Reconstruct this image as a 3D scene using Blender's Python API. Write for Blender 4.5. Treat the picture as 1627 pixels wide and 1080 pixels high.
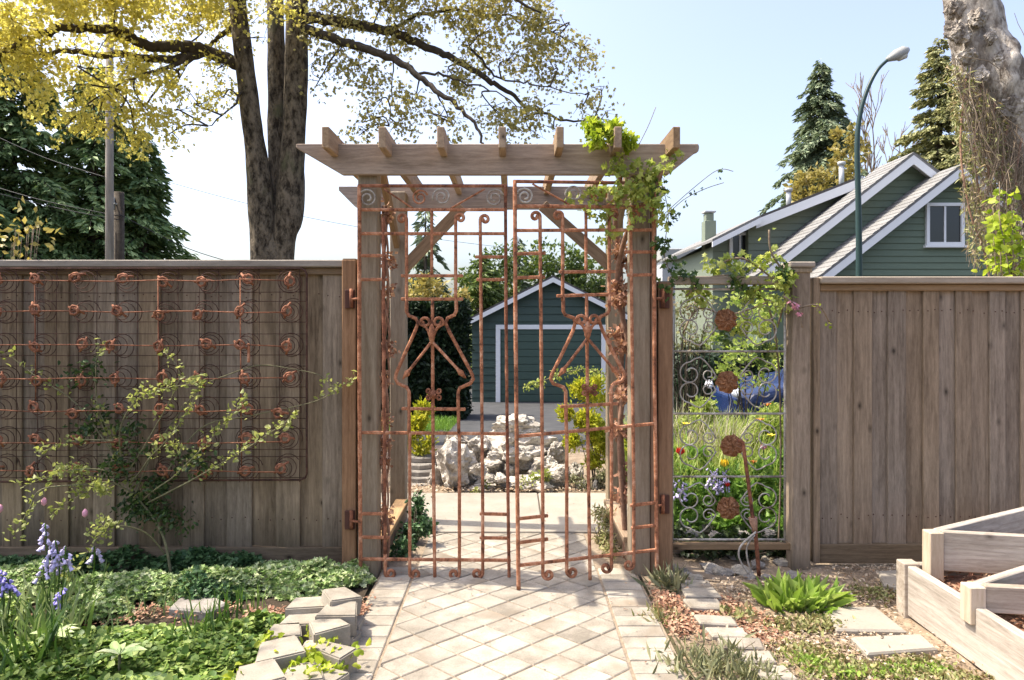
import bpy, bmesh, math, random
import numpy as np
from mathutils import Vector, Matrix, noise

for o in list(bpy.data.objects):
    bpy.data.objects.remove(o, do_unlink=True)
scene = bpy.context.scene
COL = scene.collection
R = math.radians
# ------------------------------------------------------------------ camera
F = 1085.0            # focal length in photograph pixels (1627 wide)
CX, HY, EYE = 813.5, 510.0, 1.5
cam_d = bpy.data.cameras.new('camera')
cam_d.sensor_width = 36.0
cam_d.lens = 36.0 * F / 1627.0
cam_d.shift_y = -30.0 / 1627.0
cam_d.clip_start = 0.05
cam_d.clip_end = 2000
cam = bpy.data.objects.new('camera', cam_d)
cam.location = (0, 0, EYE)
cam.rotation_euler = (R(90), 0, 0)
COL.objects.link(cam)
scene.camera = cam
# ------------------------------------------------------------------ light
SUN_E, SUN_A = R(60), R(-8.5)      # from the left, a little behind the fence line
S = Vector((-math.cos(SUN_E) * math.cos(SUN_A), -math.cos(SUN_E) * math.sin(SUN_A), math.sin(SUN_E)))
world = bpy.data.worlds.new('World')
scene.world = world
world.use_nodes = True
wn = world.node_tree.nodes
wn.clear()
wo = wn.new('ShaderNodeOutputWorld')
wb = wn.new('ShaderNodeBackground')
ws = wn.new('ShaderNodeTexSky')
ws.sky_type = 'NISHITA'
ws.sun_disc = False
ws.sun_elevation = SUN_E
ws.sun_rotation = math.atan2(S.x, S.y)
ws.air_density = 1.0
ws.dust_density = 4.5
ws.ozone_density = 2.4
wb.inputs[1].default_value = 0.15
wh = wn.new('ShaderNodeHueSaturation')      # thin spring haze: the whole sky a little paler
wh.inputs['Hue'].default_value = 0.51
wh.inputs['Saturation'].default_value = 0.84
wh.inputs['Value'].default_value = 1.0
world.node_tree.links.new(ws.outputs[0], wh.inputs['Color'])
world.node_tree.links.new(wh.outputs[0], wb.inputs[0])
world.node_tree.links.new(wb.outputs[0], wo.inputs[0])
sun_d = bpy.data.lights.new('sun', 'SUN')
sun_d.energy = 3.1
sun_d.angle = R(0.55)
sun_d.color = (1.0, 0.92, 0.78)
sun = bpy.data.objects.new('sun', sun_d)
sun.rotation_euler = S.to_track_quat('Z', 'Y').to_euler()
sun.location = (-20, -2, 25)
COL.objects.link(sun)
scene.view_settings.view_transform = 'Standard'
scene.view_settings.look = 'None'
scene.view_settings.exposure = 1.38
scene.view_settings.gamma = 1.0
scene.view_settings.use_curve_mapping = False
scene.render.engine = 'CYCLES'
scene.cycles.max_bounces = 6
scene.cycles.diffuse_bounces = 3
scene.cycles.glossy_bounces = 2
scene.cycles.transmission_bounces = 4
scene.cycles.transparent_max_bounces = 4

# ------------------------------------------------------------------ helpers
def P(px, py, Y):
    """point seen at photograph pixel px, py at distance Y"""
    return Vector(((px - CX) / F * Y, Y, EYE + (HY - py) / F * Y))

def G(px, py, z=0.0):
    Y = (EYE - z) * F / (py - HY)
    return Vector(((px - CX) / F * Y, Y, z))

def X(px, Y): return (px - CX) / F * Y
def Z(py, Y): return EYE + (HY - py) / F * Y

def gz(y):
    """height of the terrain: level by the gate, falling away behind to the lane"""
    if y <= 7: return 0.0
    if y >= 18: return -0.63
    t = (y - 7) / 11
    return -0.63 * t * t * (3 - 2 * t) * 0.5 - 0.63 * t * 0.5

def wloc(o):
    v = Vector((0, 0, 0))
    while o is not None:
        v = v + o.location
        o = o.parent
    return v

def put(o, parent=None, loc=(0, 0, 0)):
    COL.objects.link(o)
    loc = Vector(loc)
    if parent is not None:
        o.parent = parent
        loc = loc - wloc(parent)
    o.location = loc
    return o

def tag(o, label=None, cat=None, group=None, kind=None):
    if label: o['label'] = label
    if cat: o['category'] = cat
    if group: o['group'] = group
    if kind: o['kind'] = kind
    return o

def thing(name, label, cat, loc=(0, 0, 0), group=None):
    o = bpy.data.objects.new(name, None)
    o.empty_display_size = 0.1
    put(o, None, loc)
    return tag(o, label, cat, group)

def mesh_obj(name, verts, faces, mat, parent=None, smooth=False, loc=(0, 0, 0)):
    me = bpy.data.meshes.new(name)
    me.from_pydata([tuple(v) for v in verts], [], faces)
    me.update()
    if smooth: me.polygons.foreach_set('use_smooth', [True] * len(me.polygons))
    if mat is not None: me.materials.append(mat)
    return put(bpy.data.objects.new(name, me), parent, loc)

_boxcache = {}
def box_mesh(sx, sy, sz, mat, bev=0.004):
    key = (round(sx, 4), round(sy, 4), round(sz, 4), mat.name, bev)
    if key in _boxcache: return _boxcache[key]
    bm = bmesh.new()
    bmesh.ops.create_cube(bm, size=1.0)
    for v in bm.verts: v.co = Vector((v.co.x * sx, v.co.y * sy, v.co.z * sz))
    if bev: bmesh.ops.bevel(bm, geom=list(bm.edges), offset=min(bev, sx * .3, sy * .3, sz * .3), segments=1, affect='EDGES')
    me = bpy.data.meshes.new('box')
    bm.to_mesh(me); bm.free()
    me.materials.append(mat)
    _boxcache[key] = me
    return me

def box(name, x0, x1, y0, y1, z0, z1, mat, parent=None, bev=0.004, rot=None):
    me = box_mesh(x1 - x0, y1 - y0, z1 - z0, mat, bev)
    o = put(bpy.data.objects.new(name, me), parent, ((x0 + x1) / 2, (y0 + y1) / 2, (z0 + z1) / 2))
    if rot: o.rotation_euler = rot
    return o

def beam(name, a, b, w, h, mat, parent=None, bev=0.004, up=(0, 0, 1)):
    """a plank of section w (sideways) x h (up) running from a to b; local X is its length"""
    a, b = Vector(a), Vector(b)
    L = (b - a).length
    me = box_mesh(L, w, h, mat, bev)
    o = put(bpy.data.objects.new(name, me), parent, (a + b) / 2)
    x = (b - a).normalized()
    y = Vector(up).cross(x).normalized()
    z = x.cross(y)
    o.rotation_euler = Matrix((x, y, z)).transposed().to_euler()
    return o

def prism_xz(name, poly, y0, y1, mat, parent=None, bev=0.0):
    """polygon in x,z extruded along y"""
    n = len(poly)
    cx = sum(p[0] for p in poly) / n; cz = sum(p[1] for p in poly) / n; cy = (y0 + y1) / 2
    bm = bmesh.new()
    A = [bm.verts.new((p[0] - cx, y0 - cy, p[1] - cz)) for p in poly]
    B = [bm.verts.new((p[0] - cx, y1 - cy, p[1] - cz)) for p in poly]
    bm.faces.new(A); bm.faces.new(B[::-1])
    for i in range(n):
        j = (i + 1) % n
        bm.faces.new((A[j], A[i], B[i], B[j]))
    bmesh.ops.recalc_face_normals(bm, faces=bm.faces)
    if bev: bmesh.ops.bevel(bm, geom=list(bm.edges), offset=bev, segments=1, affect='EDGES')
    me = bpy.data.meshes.new(name); bm.to_mesh(me); bm.free()
    me.materials.append(mat)
    return put(bpy.data.objects.new(name, me), parent, (cx, cy, cz))

class MB:
    """collects shapes for one mesh"""
    def __init__(s): s.v = []; s.f = []
    def tube(s, pts, rad, n=6, cap=True):
        pts = [Vector(p) for p in pts]
        m = len(pts)
        if not hasattr(rad, '__len__'): rad = [rad] * m
        t0 = (pts[1] - pts[0]).normalized()
        u = t0.orthogonal().normalized()
        base = len(s.v)
        for i in range(m):
            t = (pts[min(i + 1, m - 1)] - pts[max(i - 1, 0)])
            t = t.normalized() if t.length > 1e-9 else t0
            u = (u - t * u.dot(t))
            u = u.normalized() if u.length > 1e-6 else t.orthogonal().normalized()
            w = t.cross(u)
            for k in range(n):
                a = 2 * math.pi * k / n
                s.v.append(pts[i] + (u * math.cos(a) + w * math.sin(a)) * rad[i])
        for i in range(m - 1):
            for k in range(n):
                a = base + i * n + k; b = base + i * n + (k + 1) % n
                s.f.append((a, b, b + n, a + n))
        if cap:
            s.f.append(tuple(base + k for k in range(n))[::-1])
            s.f.append(tuple(base + (m - 1) * n + k for k in range(n)))
        return s
    def box(s, x0, x1, y0, y1, z0, z1):
        b = len(s.v)
        for z in (z0, z1):
            for x, y in ((x0, y0), (x1, y0), (x1, y1), (x0, y1)): s.v.append(Vector((x, y, z)))
        s.f += [(b, b + 3, b + 2, b + 1), (b + 4, b + 5, b + 6, b + 7), (b, b + 1, b + 5, b + 4), (b + 1, b + 2, b + 6, b + 5), (b + 2, b + 3, b + 7, b + 6), (b + 3, b, b + 4, b + 7)]
        return s
    def build(s, name, mat, parent=None, smooth=True, loc=None):
        if loc is None: return mesh_obj(name, s.v, s.f, mat, parent, smooth)
        l = Vector(loc)
        return mesh_obj(name, [v - l for v in s.v], s.f, mat, parent, smooth, l)

def smooth_path(pts, k=4):
    """Catmull-Rom through the points"""
    pts = [Vector(p) for p in pts]
    out = []
    for i in range(len(pts) - 1):
        p0 = pts[max(i - 1, 0)]; p1 = pts[i]; p2 = pts[i + 1]; p3 = pts[min(i + 2, len(pts) - 1)]
        for j in range(k):
            t = j / k
            out.append(0.5 * ((2 * p1) + (p2 - p0) * t + (2 * p0 - 5 * p1 + 4 * p2 - p3) * t * t + (3 * p1 - p0 - 3 * p2 + p3) * t ** 3))
    out.append(pts[-1])
    return out

# numpy leaf clouds -------------------------------------------------
def unit(a): return a / np.maximum(np.linalg.norm(a, axis=1, keepdims=True), 1e-9)

def np_mesh(name, V, loops, sizes, mat, parent=None, loc=(0, 0, 0)):
    me = bpy.data.meshes.new(name)
    loc = Vector(loc)
    V = V - np.array(loc)
    me.vertices.add(len(V)); me.vertices.foreach_set('co', V.astype(np.float32).ravel())
    me.loops.add(len(loops)); me.loops.foreach_set('vertex_index', loops.astype(np.int32))
    me.polygons.add(len(sizes))
    st = np.concatenate([[0], np.cumsum(sizes)[:-1]])
    me.polygons.foreach_set('loop_start', st.astype(np.int32))
    me.polygons.foreach_set('loop_total', sizes.astype(np.int32))
    me.update(calc_edges=True)
    me.materials.append(mat)
    return put(bpy.data.objects.new(name, me), parent, loc)

def leaves_arrays(rng, Pt, axis, L, shape='diamond', width=0.5, fold=0.18, flat=None):
    """Pt base points, axis leaf directions; flat: preferred normal (0,0,1) strength"""
    n = len(Pt)
    t = unit(axis)
    nr = rng.normal(size=(n, 3))
    if flat is not None: nr = nr * (1 - flat) + np.array([0, 0, 1.0]) * flat * 1.6
    s = unit(np.cross(t, nr)); nn = np.cross(s, t)
    L = np.broadcast_to(np.asarray(L, float), (n,))[:, None]
    if shape == 'diamond':
        c = [(0, 0, 0), (.45, width / 2, fold), (1, 0, 0), (.45, -width / 2, fold)]
        fc = [(0, 1, 2), (0, 2, 3)]
    elif shape == 'oval':
        c = [(0, 0, 0), (.28, width / 2 * .9, fold), (.68, width / 2 * .8, fold * .9), (1, 0, -.08), (.68, -width / 2 * .8, fold * .9), (.28, -width / 2 * .9, fold), (.5, 0, 0)]
        fc = [(0, 1, 6), (1, 2, 6), (2, 3, 6), (3, 4, 6), (4, 5, 6), (5, 0, 6)]
    elif shape == 'round':
        c = [(0, 0, 0), (.1, width * .45, fold), (.6, width * .5, fold), (1, width * .18, fold * .4), (1, -width * .18, fold * .4), (.6, -width * .5, fold), (.1, -width * .45, fold)]
        fc = [(0, 1, 2, 3), (0, 3, 4), (0, 4, 5, 6)]
    elif shape == 'lobed':
        c = [(0, 0, 0), (.15, .42 * width, fold), (.42, .2 * width, .02), (.62, .5 * width, fold), (.75, .16 * width, .02), (1, 0, -.06),
             (.75, -.16 * width, .02), (.62, -.5 * width, fold), (.42, -.2 * width, .02), (.15, -.42 * width, fold)]
        fc = [(0, 1, 2), (2, 3, 4), (0, 2, 4, 5), (0, 5, 6, 8), (6, 7, 8), (8, 9, 0)]
    elif shape == 'blade':
        c = [(0, width / 2, 0), (0, -width / 2, 0), (.4, width / 2, .06), (.4, -width / 2, .06), (.75, width * .38, .0), (.75, -width * .38, .0), (1, 0, -.14)]
        fc = [(0, 1, 3, 2), (2, 3, 5, 4), (4, 5, 6)]
    k = len(c)
    V = np.empty((n, k, 3))
    for i, (a, b, d) in enumerate(c):
        V[:, i] = Pt + (t * a + s * b + nn * d) * L
    base = (np.arange(n) * k)[:, None]
    per = np.array([i for f in fc for i in f])
    loops = (base + per[None, :]).ravel()
    sizes = np.tile(np.array([len(f) for f in fc]), n)
    return V.reshape(-1, 3), loops, sizes

def leaves(name, rng, Pt, axis, L, mat, parent=None, shape='diamond', width=0.5, fold=0.18, flat=None, loc=(0, 0, 0)):
    V, l, s = leaves_arrays(rng, np.asarray(Pt, float), np.asarray(axis, float), L, shape, width, fold, flat)
    o = np_mesh(name, V, l, s, mat, parent, loc)
    if parent is not None: o['kind'] = 'stuff'      # leaves too many or too small to pick apart
    return o

_leafme = {}
def leaf_objs(name, rng, Pt, axis, L, mat, parent, shape='oval', width=.5, fold=.12, flat=.4):
    """every leaf an object of its own, all sharing one mesh"""
    key = (shape, width, fold, mat.name)
    if key not in _leafme:
        V, l, s = leaves_arrays(np.random.default_rng(1), np.zeros((1, 3)), np.array([[1.0, 0, 0]]), 1.0, shape, width, fold, 1.0)
        tmp = np_mesh('leaf', V, l, s, mat); _leafme[key] = tmp.data
        bpy.data.objects.remove(tmp)
    for p, a, k in zip(np.asarray(Pt), np.asarray(axis), np.broadcast_to(L, (len(Pt),))):
        t = Vector(a).normalized()
        up_ = Vector(rng.normal(size=3)) * (1 - flat) + Vector((0, 0, 1.6)) * flat
        s_ = t.cross(up_).normalized(); n_ = s_.cross(t)
        o = put(bpy.data.objects.new(name, _leafme[key]), parent, p)
        o.rotation_euler = Matrix((t, -s_, n_)).transposed().to_euler()
        o.scale = (k, k, k)

def blob_points(rng, blobs, dens, clump=0.0, nclump=0, shell=0.45):
    """points in ellipsoids: blobs = [(center, (rx,ry,rz)), ...]"""
    Ps, Ds = [], []
    for c, r in blobs:
        c = np.array(c, float); r = np.array(r if hasattr(r, '__len__') else (r, r, r), float)
        n = max(4, int(dens * r[0] * r[1] * r[2]) if dens < 1e7 else 0)
        if nclump:
            m = max(3, int(nclump * (r[0] * r[1] * r[2]) ** (2 / 3)))
            d = unit(rng.normal(size=(m, 3))); q = d * (rng.random((m, 1)) ** shell) * r
            k = rng.integers(0, m, n)
            p = q[k] + rng.normal(size=(n, 3)) * clump
            d = unit(p / r + rng.normal(size=(n, 3)) * .3)
        else:
            d = unit(rng.normal(size=(n, 3))); p = d * (rng.random((n, 1)) ** shell) * r
        Ps.append(p + c); Ds.append(d)
    return np.concatenate(Ps), np.concatenate(Ds)

# ------------------------------------------------------------------ materials
MATS = {}
class NT:
    def __init__(s, name):
        s.m = bpy.data.materials.new(name); s.m.use_nodes = True
        s.t = s.m.node_tree; s.t.nodes.clear()
        s.out = s.n('ShaderNodeOutputMaterial')
    def n(s, ty, **kw):
        x = s.t.nodes.new(ty)
        for k, v in kw.items(): setattr(x, k, v)
        return x
    def l(s, a, b): s.t.links.new(a, b)
    def val(s, sock, v):
        if hasattr(v, 'is_linked') or hasattr(v, 'links'): s.l(v, sock)
        else: sock.default_value = v
    def math(s, op, a, b=0.0, clamp=False):
        x = s.n('ShaderNodeMath', operation=op, use_clamp=clamp); s.val(x.inputs[0], a); s.val(x.inputs[1], b); return x.outputs[0]
    def mix(s, f, a, b, mode='MIX'):
        x = s.n('ShaderNodeMix', data_type='RGBA', blend_type=mode)
        s.val(x.inputs[0], f); s.val(x.inputs[6], a); s.val(x.inputs[7], b); return x.outputs[2]
    def noise(s, vec, scale, detail=4, rough=.55, dist=0.0):
        x = s.n('ShaderNodeTexNoise'); s.l(vec, x.inputs['Vector'])
        x.inputs['Scale'].default_value = scale; x.inputs['Detail'].default_value = detail
        x.inputs['Roughness'].default_value = rough; x.inputs['Distortion'].default_value = dist
        return x.outputs['Fac']
    def ramp(s, f, stops, interp='LINEAR'):
        x = s.n('ShaderNodeValToRGB'); s.l(f, x.inputs[0]); cr = x.color_ramp; cr.interpolation = interp
        while len(cr.elements) < len(stops): cr.elements.new(0.5)
        for e, (p, c) in zip(cr.elements, stops):
            e.position = p; e.color = (c, c, c, 1) if not hasattr(c, '__len__') else (*c, 1)
        return x.outputs[0]
    def maprange(s, f, a, b, c, d):
        x = s.n('ShaderNodeMapRange'); s.l(f, x.inputs[0])
        for i, v in enumerate((a, b, c, d)): x.inputs[i + 1].default_value = v
        return x.outputs[0]
    def coords(s, random_offset=True, scale=(1, 1, 1)):
        tc = s.n('ShaderNodeTexCoord'); v = tc.outputs['Object']
        if random_offset:
            oi = s.n('ShaderNodeObjectInfo')
            m = s.n('ShaderNodeVectorMath', operation='MULTIPLY_ADD')
            cb = s.n('ShaderNodeCombineXYZ')
            for i in range(3): s.l(oi.outputs['Random'], cb.inputs[i])
            s.l(cb.outputs[0], m.inputs[0]); m.inputs[1].default_value = (37.1, 71.3, 53.7); s.l(v, m.inputs[2]); v = m.outputs[0]
            s.rand = oi.outputs['Random']
        mp = s.n('ShaderNodeMapping'); s.l(v, mp.inputs['Vector']); mp.inputs['Scale'].default_value = scale
        return mp.outputs[0], v
    def bump(s, h, strength=.3, dist=.01):
        x = s.n('ShaderNodeBump'); s.l(h, x.inputs['Height']); x.inputs['Strength'].default_value = strength; x.inputs['Distance'].default_value = dist
        return x.outputs[0]
    def bsdf(s, col, rough=.8, normal=None, metal=0.0, spec=.3):
        b = s.n('ShaderNodeBsdfPrincipled')
        s.val(b.inputs['Base Color'], col if not isinstance(col, tuple) else (*col, 1))
        s.val(b.inputs['Roughness'], rough); b.inputs['Metallic'].default_value = metal
        b.inputs['Specular IOR Level'].default_value = spec
        if normal is not None: s.l(normal, b.inputs['Normal'])
        return b.outputs[0]
    def done(s, sh):
        s.l(sh, s.out.inputs['Surface']); return s.m

def c4(c): return (*c, 1)

def wood(name, light, dark, axis='z', stain=None, grain=24.0, rnd=.35, rough=.85):
    m = NT(name)
    sc = [grain] * 3; sc['xyz'.index(axis)] = grain * .06
    v, raw = m.coords(True, tuple(sc))
    fine = m.noise(v, 1.6, 8, .7, .6)
    sc2 = [5.0] * 3; sc2['xyz'.index(axis)] = .7
    mp = m.n('ShaderNodeMapping'); m.l(raw, mp.inputs[0]); mp.inputs['Scale'].default_value = tuple(sc2)
    blot = m.noise(mp.outputs[0], 1.0, 5, .6, .3)
    sc3 = [70.0] * 3; sc3['xyz'.index(axis)] = 14.0
    mg = m.n('ShaderNodeMapping'); m.l(raw, mg.inputs[0]); mg.inputs['Scale'].default_value = tuple(sc3)
    grit = m.noise(mg.outputs[0], 1.0, 4, .75)
    fac = m.math('ADD', m.math('ADD', m.math('MULTIPLY', fine, .48), m.math('MULTIPLY', grit, .25)), m.math('MULTIPLY', blot, .42))
    col = m.ramp(fac, [(.44, dark), (.58, tuple((a + b) / 2 for a, b in zip(light, dark))), (.72, light)])
    # knots
    sk = [6.0] * 3; sk['xyz'.index(axis)] = 3.6
    mk = m.n('ShaderNodeMapping'); m.l(raw, mk.inputs[0]); mk.inputs['Scale'].default_value = tuple(sk)
    vo = m.n('ShaderNodeTexVoronoi'); m.l(mk.outputs[0], vo.inputs['Vector']); vo.inputs['Scale'].default_value = 1.0
    kn = m.ramp(vo.outputs['Distance'], [(.03, .9), (.06, .45), (.13, 0.0)])
    col = m.mix(kn, col, c4(tuple(x * .28 for x in dark)))
    # board to board tone and grey weathering
    tone = m.maprange(m.rand, 0, 1, 1 - rnd, 1 + rnd)
    hsv = m.n('ShaderNodeHueSaturation'); m.l(col, hsv.inputs['Color']); m.l(tone, hsv.inputs['Value'])
    r2 = m.math('FRACT', m.math('MULTIPLY', m.rand, 7.31))
    m.l(m.maprange(r2, 0, 1, .88, 1.22), hsv.inputs['Saturation'])
    col = hsv.outputs[0]
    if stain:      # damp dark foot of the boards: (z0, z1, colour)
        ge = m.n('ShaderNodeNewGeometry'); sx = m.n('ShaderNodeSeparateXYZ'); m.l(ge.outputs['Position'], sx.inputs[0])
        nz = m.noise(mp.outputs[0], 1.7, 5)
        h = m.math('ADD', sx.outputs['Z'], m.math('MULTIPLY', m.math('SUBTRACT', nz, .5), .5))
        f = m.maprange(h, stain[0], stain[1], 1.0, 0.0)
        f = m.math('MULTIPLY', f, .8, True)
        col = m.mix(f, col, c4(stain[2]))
    b = m.bump(fine, .35, .006)
    MATS[name] = m.done(m.bsdf(col, rough, b, spec=.2))
    return MATS[name]

def leafmat(name, cols, trans=.35, rough=.5, tmul=1.25, spec=.35):
    m = NT(name)
    ge = m.n('ShaderNodeNewGeometry')
    oi = m.n('ShaderNodeObjectInfo')
    n = len(cols)
    rv_ = m.math('FRACT', m.math('ADD', ge.outputs['Random Per Island'], oi.outputs['Random']))
    col = m.ramp(rv_, [((i + .5) / n, c) for i, c in enumerate(cols)])
    hsv = m.n('ShaderNodeHueSaturation'); m.l(col, hsv.inputs['Color'])
    m.l(m.maprange(oi.outputs['Random'], 0, 1, .9, 1.1), hsv.inputs['Value'])
    a = m.bsdf(hsv.outputs[0], rough, spec=spec)
    t = m.n('ShaderNodeBsdfTranslucent')
    tc = m.mix(1.0, hsv.outputs[0], (tmul * 1.1, tmul * 1.1, tmul * .85, 1), 'MULTIPLY')
    m.l(tc, t.inputs[0])
    x = m.n('ShaderNodeMixShader'); x.inputs[0].default_value = trans
    m.l(a, x.inputs[1]); m.l(t.outputs[0], x.inputs[2])
    MATS[name] = m.done(x.outputs[0])
    return MATS[name]

def speck(name, c1, c2, scale=8, rough=.9, bump=.4, dist=.01, fine=60, rnd=.12, spots=None, axis_scale=(1, 1, 1), lo=.35, hi=.7):
    """stone, soil, concrete, bark: two tones by noise, fine grit, bump"""
    m = NT(name)
    v, raw = m.coords(True, axis_scale)
    a = m.noise(v, scale, 6, .6, .2); b = m.noise(v, fine, 4, .7)
    f = m.math('ADD', m.math('MULTIPLY', a, .7), m.math('MULTIPLY', b, .35))
    col = m.ramp(f, [(lo, c1), (hi, c2)])
    if spots:
        q = m.noise(v, spots[0], 3, .5)
        col = m.mix(m.ramp(q, [(spots[1], 0.0), (min(spots[1] + .12, 1), 1.0)]), col, c4(spots[2]))
    hsv = m.n('ShaderNodeHueSaturation'); m.l(col, hsv.inputs['Color'])
    m.l(m.maprange(m.rand, 0, 1, 1 - rnd, 1 + rnd), hsv.inputs['Value'])
    MATS[name] = m.done(m.bsdf(hsv.outputs[0], rough, m.bump(f, bump, dist), spec=.25))
    return MATS[name]

def plain(name, col, rough=.6, metal=0.0, spec=.4, var=.08, scale=12):
    m = NT(name)
    v, raw = m.coords(True)
    a = m.noise(v, scale, 5, .6)
    c = m.mix(a, c4(tuple(x * (1 - var) for x in col)), c4(tuple(min(1, x * (1 + var)) for x in col)))
    MATS[name] = m.done(m.bsdf(c, rough, m.bump(a, .06, .004), metal, spec))
    return MATS[name]

# wood
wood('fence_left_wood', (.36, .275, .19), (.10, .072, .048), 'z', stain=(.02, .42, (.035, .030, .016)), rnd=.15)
wood('fence_right_wood', (.37, .288, .212), (.115, .085, .06), 'z', stain=(-.05, .12, (.07, .06, .045)), rnd=.06)
wood('cap_wood', (.40, .345, .285), (.20, .165, .13), 'x', rnd=.12)
wood('rail_wood', (.30, .215, .14), (.13, .088, .055), 'x', rnd=.15)
wood('kick_wood', (.20, .155, .11), (.07, .052, .036), 'x', rnd=.15)
wood('post_wood', (.37, .305, .225), (.17, .13, .088), 'z', rnd=.12)
wood('post_red_wood', (.33, .215, .14), (.15, .088, .055), 'z', rnd=.12)
wood('beam_wood', (.42, .345, .285), (.17, .132, .105), 'x', rnd=.08, grain=26)
wood('rafter_wood', (.40, .28, .175), (.17, .112, .07), 'y', rnd=.15)
wood('bed_wood', (.53, .465, .395), (.21, .172, .135), 'x', rnd=.08, grain=24)

# rust
def rust(name, a, b, c, scale=22):
    m = NT(name)
    v, raw = m.coords(False)
    n1 = m.noise(v, scale, 8, .7, .4); n2 = m.noise(v, scale * 6, 4, .7)
    n3 = m.noise(v, scale * .22, 4, .6, .5)
    f = m.math('ADD', m.math('ADD', m.math('MULTIPLY', n1, .62), m.math('MULTIPLY', n2, .25)), m.math('MULTIPLY', m.math('SUBTRACT', n3, .36), .55))
    col = m.ramp(f, [(.36, a), (.53, b), (.7, c)])
    MATS[name] = m.done(m.bsdf(col, .82, m.bump(f, .6, .006), .15, .3))
rust('rust', (.085, .034, .02), (.39, .16, .08), (.64, .39, .255), 34)
rust('rust_dark', (.06, .025, .016), (.24, .092, .048), (.46, .22, .13), 30)
rust('rust_wire', (.03, .016, .012), (.075, .036, .026), (.16, .08, .055))
rust('rust_disc', (.19, .08, .04), (.42, .21, .105), (.66, .43, .28), 55)
rust('pale_iron', (.16, .12, .095), (.38, .345, .30), (.58, .55, .5), 30)
# ground and stone
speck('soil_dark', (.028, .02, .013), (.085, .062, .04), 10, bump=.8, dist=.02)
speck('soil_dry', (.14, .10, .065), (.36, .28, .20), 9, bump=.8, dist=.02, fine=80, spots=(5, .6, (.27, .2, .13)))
speck('mulch', (.11, .05, .03), (.33, .175, .11), 30, bump=1, dist=.02)
speck('paver', (.205, .177, .14), (.375, .332, .272), 6, bump=.25, dist=.004, fine=120, rnd=.14, spots=(3.2, .58, (.22, .18, .135)), lo=.40, hi=.64)
speck('joint_sand', (.17, .13, .092), (.30, .235, .168), 30, bump=.5)
speck('concrete_slab', (.24, .21, .17), (.37, .33, .275), 3, bump=.2, dist=.004, fine=90, rnd=.05)
speck('block_concrete', (.21, .18, .14), (.37, .33, .27), 9, bump=.35, dist=.005, fine=140, rnd=.1)
speck('white_rock', (.24, .21, .175), (.60, .55, .48), 5, bump=1.0, dist=.05, fine=26, rnd=.12, spots=(14, .6, (.13, .11, .085)), lo=.42, hi=.6)
speck('slate', (.13, .115, .10), (.33, .30, .265), 7, bump=.6, dist=.01)
speck('asphalt', (.04, .04, .042), (.085, .085, .086), 4, bump=.3, dist=.004, fine=160)
speck('terrain', (.05, .045, .025), (.12, .105, .06), 3, bump=.5)
speck('bark', (.026, .019, .012), (.20, .16, .112), 13, bump=1.0, dist=.07, fine=46, axis_scale=(1, 1, .5), spots=(3, .6, (.12, .12, .065)), lo=.43, hi=.62)
speck('pale_bark', (.15, .12, .095), (.55, .49, .42), 7, bump=1.0, dist=.05, fine=30, axis_scale=(1, 1, .5), spots=(2.2, .63, (.15, .115, .085)), lo=.43, hi=.62)
speck('limb_bark', (.035, .027, .02), (.10, .08, .06), 12, bump=.8, dist=.02)
speck('twig', (.13, .095, .065), (.34, .26, .185), 20, bump=.3)
speck('rose_stem', (.09, .085, .045), (.24, .22, .12), 20, bump=.3)
speck('dry_vine', (.16, .085, .055), (.40, .24, .165), 24, bump=.6)
speck('pole_wood', (.16, .135, .11), (.34, .30, .255), 6, bump=.5, axis_scale=(3, 3, .3))
speck('roof_shingle', (.14, .135, .13), (.27, .262, .25), 16, bump=.5, dist=.02, fine=50)
speck('dark_roof', (.06, .055, .055), (.12, .11, .105), 16, bump=.5)
# paints
plain('garage_green', (.043, .070, .056), .6, var=.12)
plain('garage_door_green', (.05, .084, .066), .55, var=.1)
plain('house_green', (.13, .168, .115), .65, var=.1)
plain('house_green_light', (.19, .22, .16), .65, var=.08)  # lighter copy of house green; sunlit look of left wall put into colour
plain('white_paint', (.74, .74, .74), .5, var=.03)
plain('lamp_green', (.018, .045, .040), .4, var=.15)
plain('lamp_grey', (.33, .33, .31), .5)
plain('lamp_lens', (.5, .48, .42), .3)
plain('dark_glass', (.018, .02, .022), .08, spec=.6)
plain('car_blue', (.006, .018, .075), .25, spec=.6)
plain('tyre', (.015, .015, .015), .8)
plain('alloy', (.5, .5, .52), .3, .8)
plain('headlamp', (.7, .72, .75), .15)
plain('grey_paint', (.42, .43, .44), .6)
plain('wire_black', (.03, .03, .032), .6)
plain('hinge_rust', (.075, .03, .02), .85, var=.4)
plain('flower_red', (.55, .022, .012), .5)
plain('flower_yellow', (.80, .58, .03), .5)
plain('flower_orange', (.72, .22, .02), .5)
plain('flower_blue', (.33, .28, .66), .6, var=.2)
plain('flower_lilac', (.54, .48, .70), .6, var=.2)
plain('flower_pink', (.66, .30, .38), .5)
# foliage
leafmat('maple_leaf', [(.38, .335, .075), (.50, .435, .105), (.61, .54, .18), (.42, .385, .10)], .52, tmul=1.4)
leafmat('maple_leaf_far', [(.24, .21, .07), (.36, .31, .10), (.46, .39, .15), (.30, .28, .11)], .45, tmul=1.25)
leafmat('conifer', [(.075, .135, .045), (.14, .22, .075), (.25, .33, .13)], .12, .6)
leafmat('conifer_blue', [(.10, .14, .08), (.16, .21, .12), (.25, .29, .17)], .15, .6)
leafmat('cedar_olive', [(.18, .195, .085), (.28, .285, .125), (.40, .38, .18)], .15, .6)
leafmat('hedge', [(.008, .018, .008), (.014, .03, .011), (.024, .045, .016)], .15, .6)
leafmat('tree_green', [(.05, .085, .02), (.09, .14, .032), (.15, .19, .05)], .35)
leafmat('lime_leaf', [(.22, .30, .02), (.34, .42, .035), (.44, .48, .07)], .45)
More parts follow.
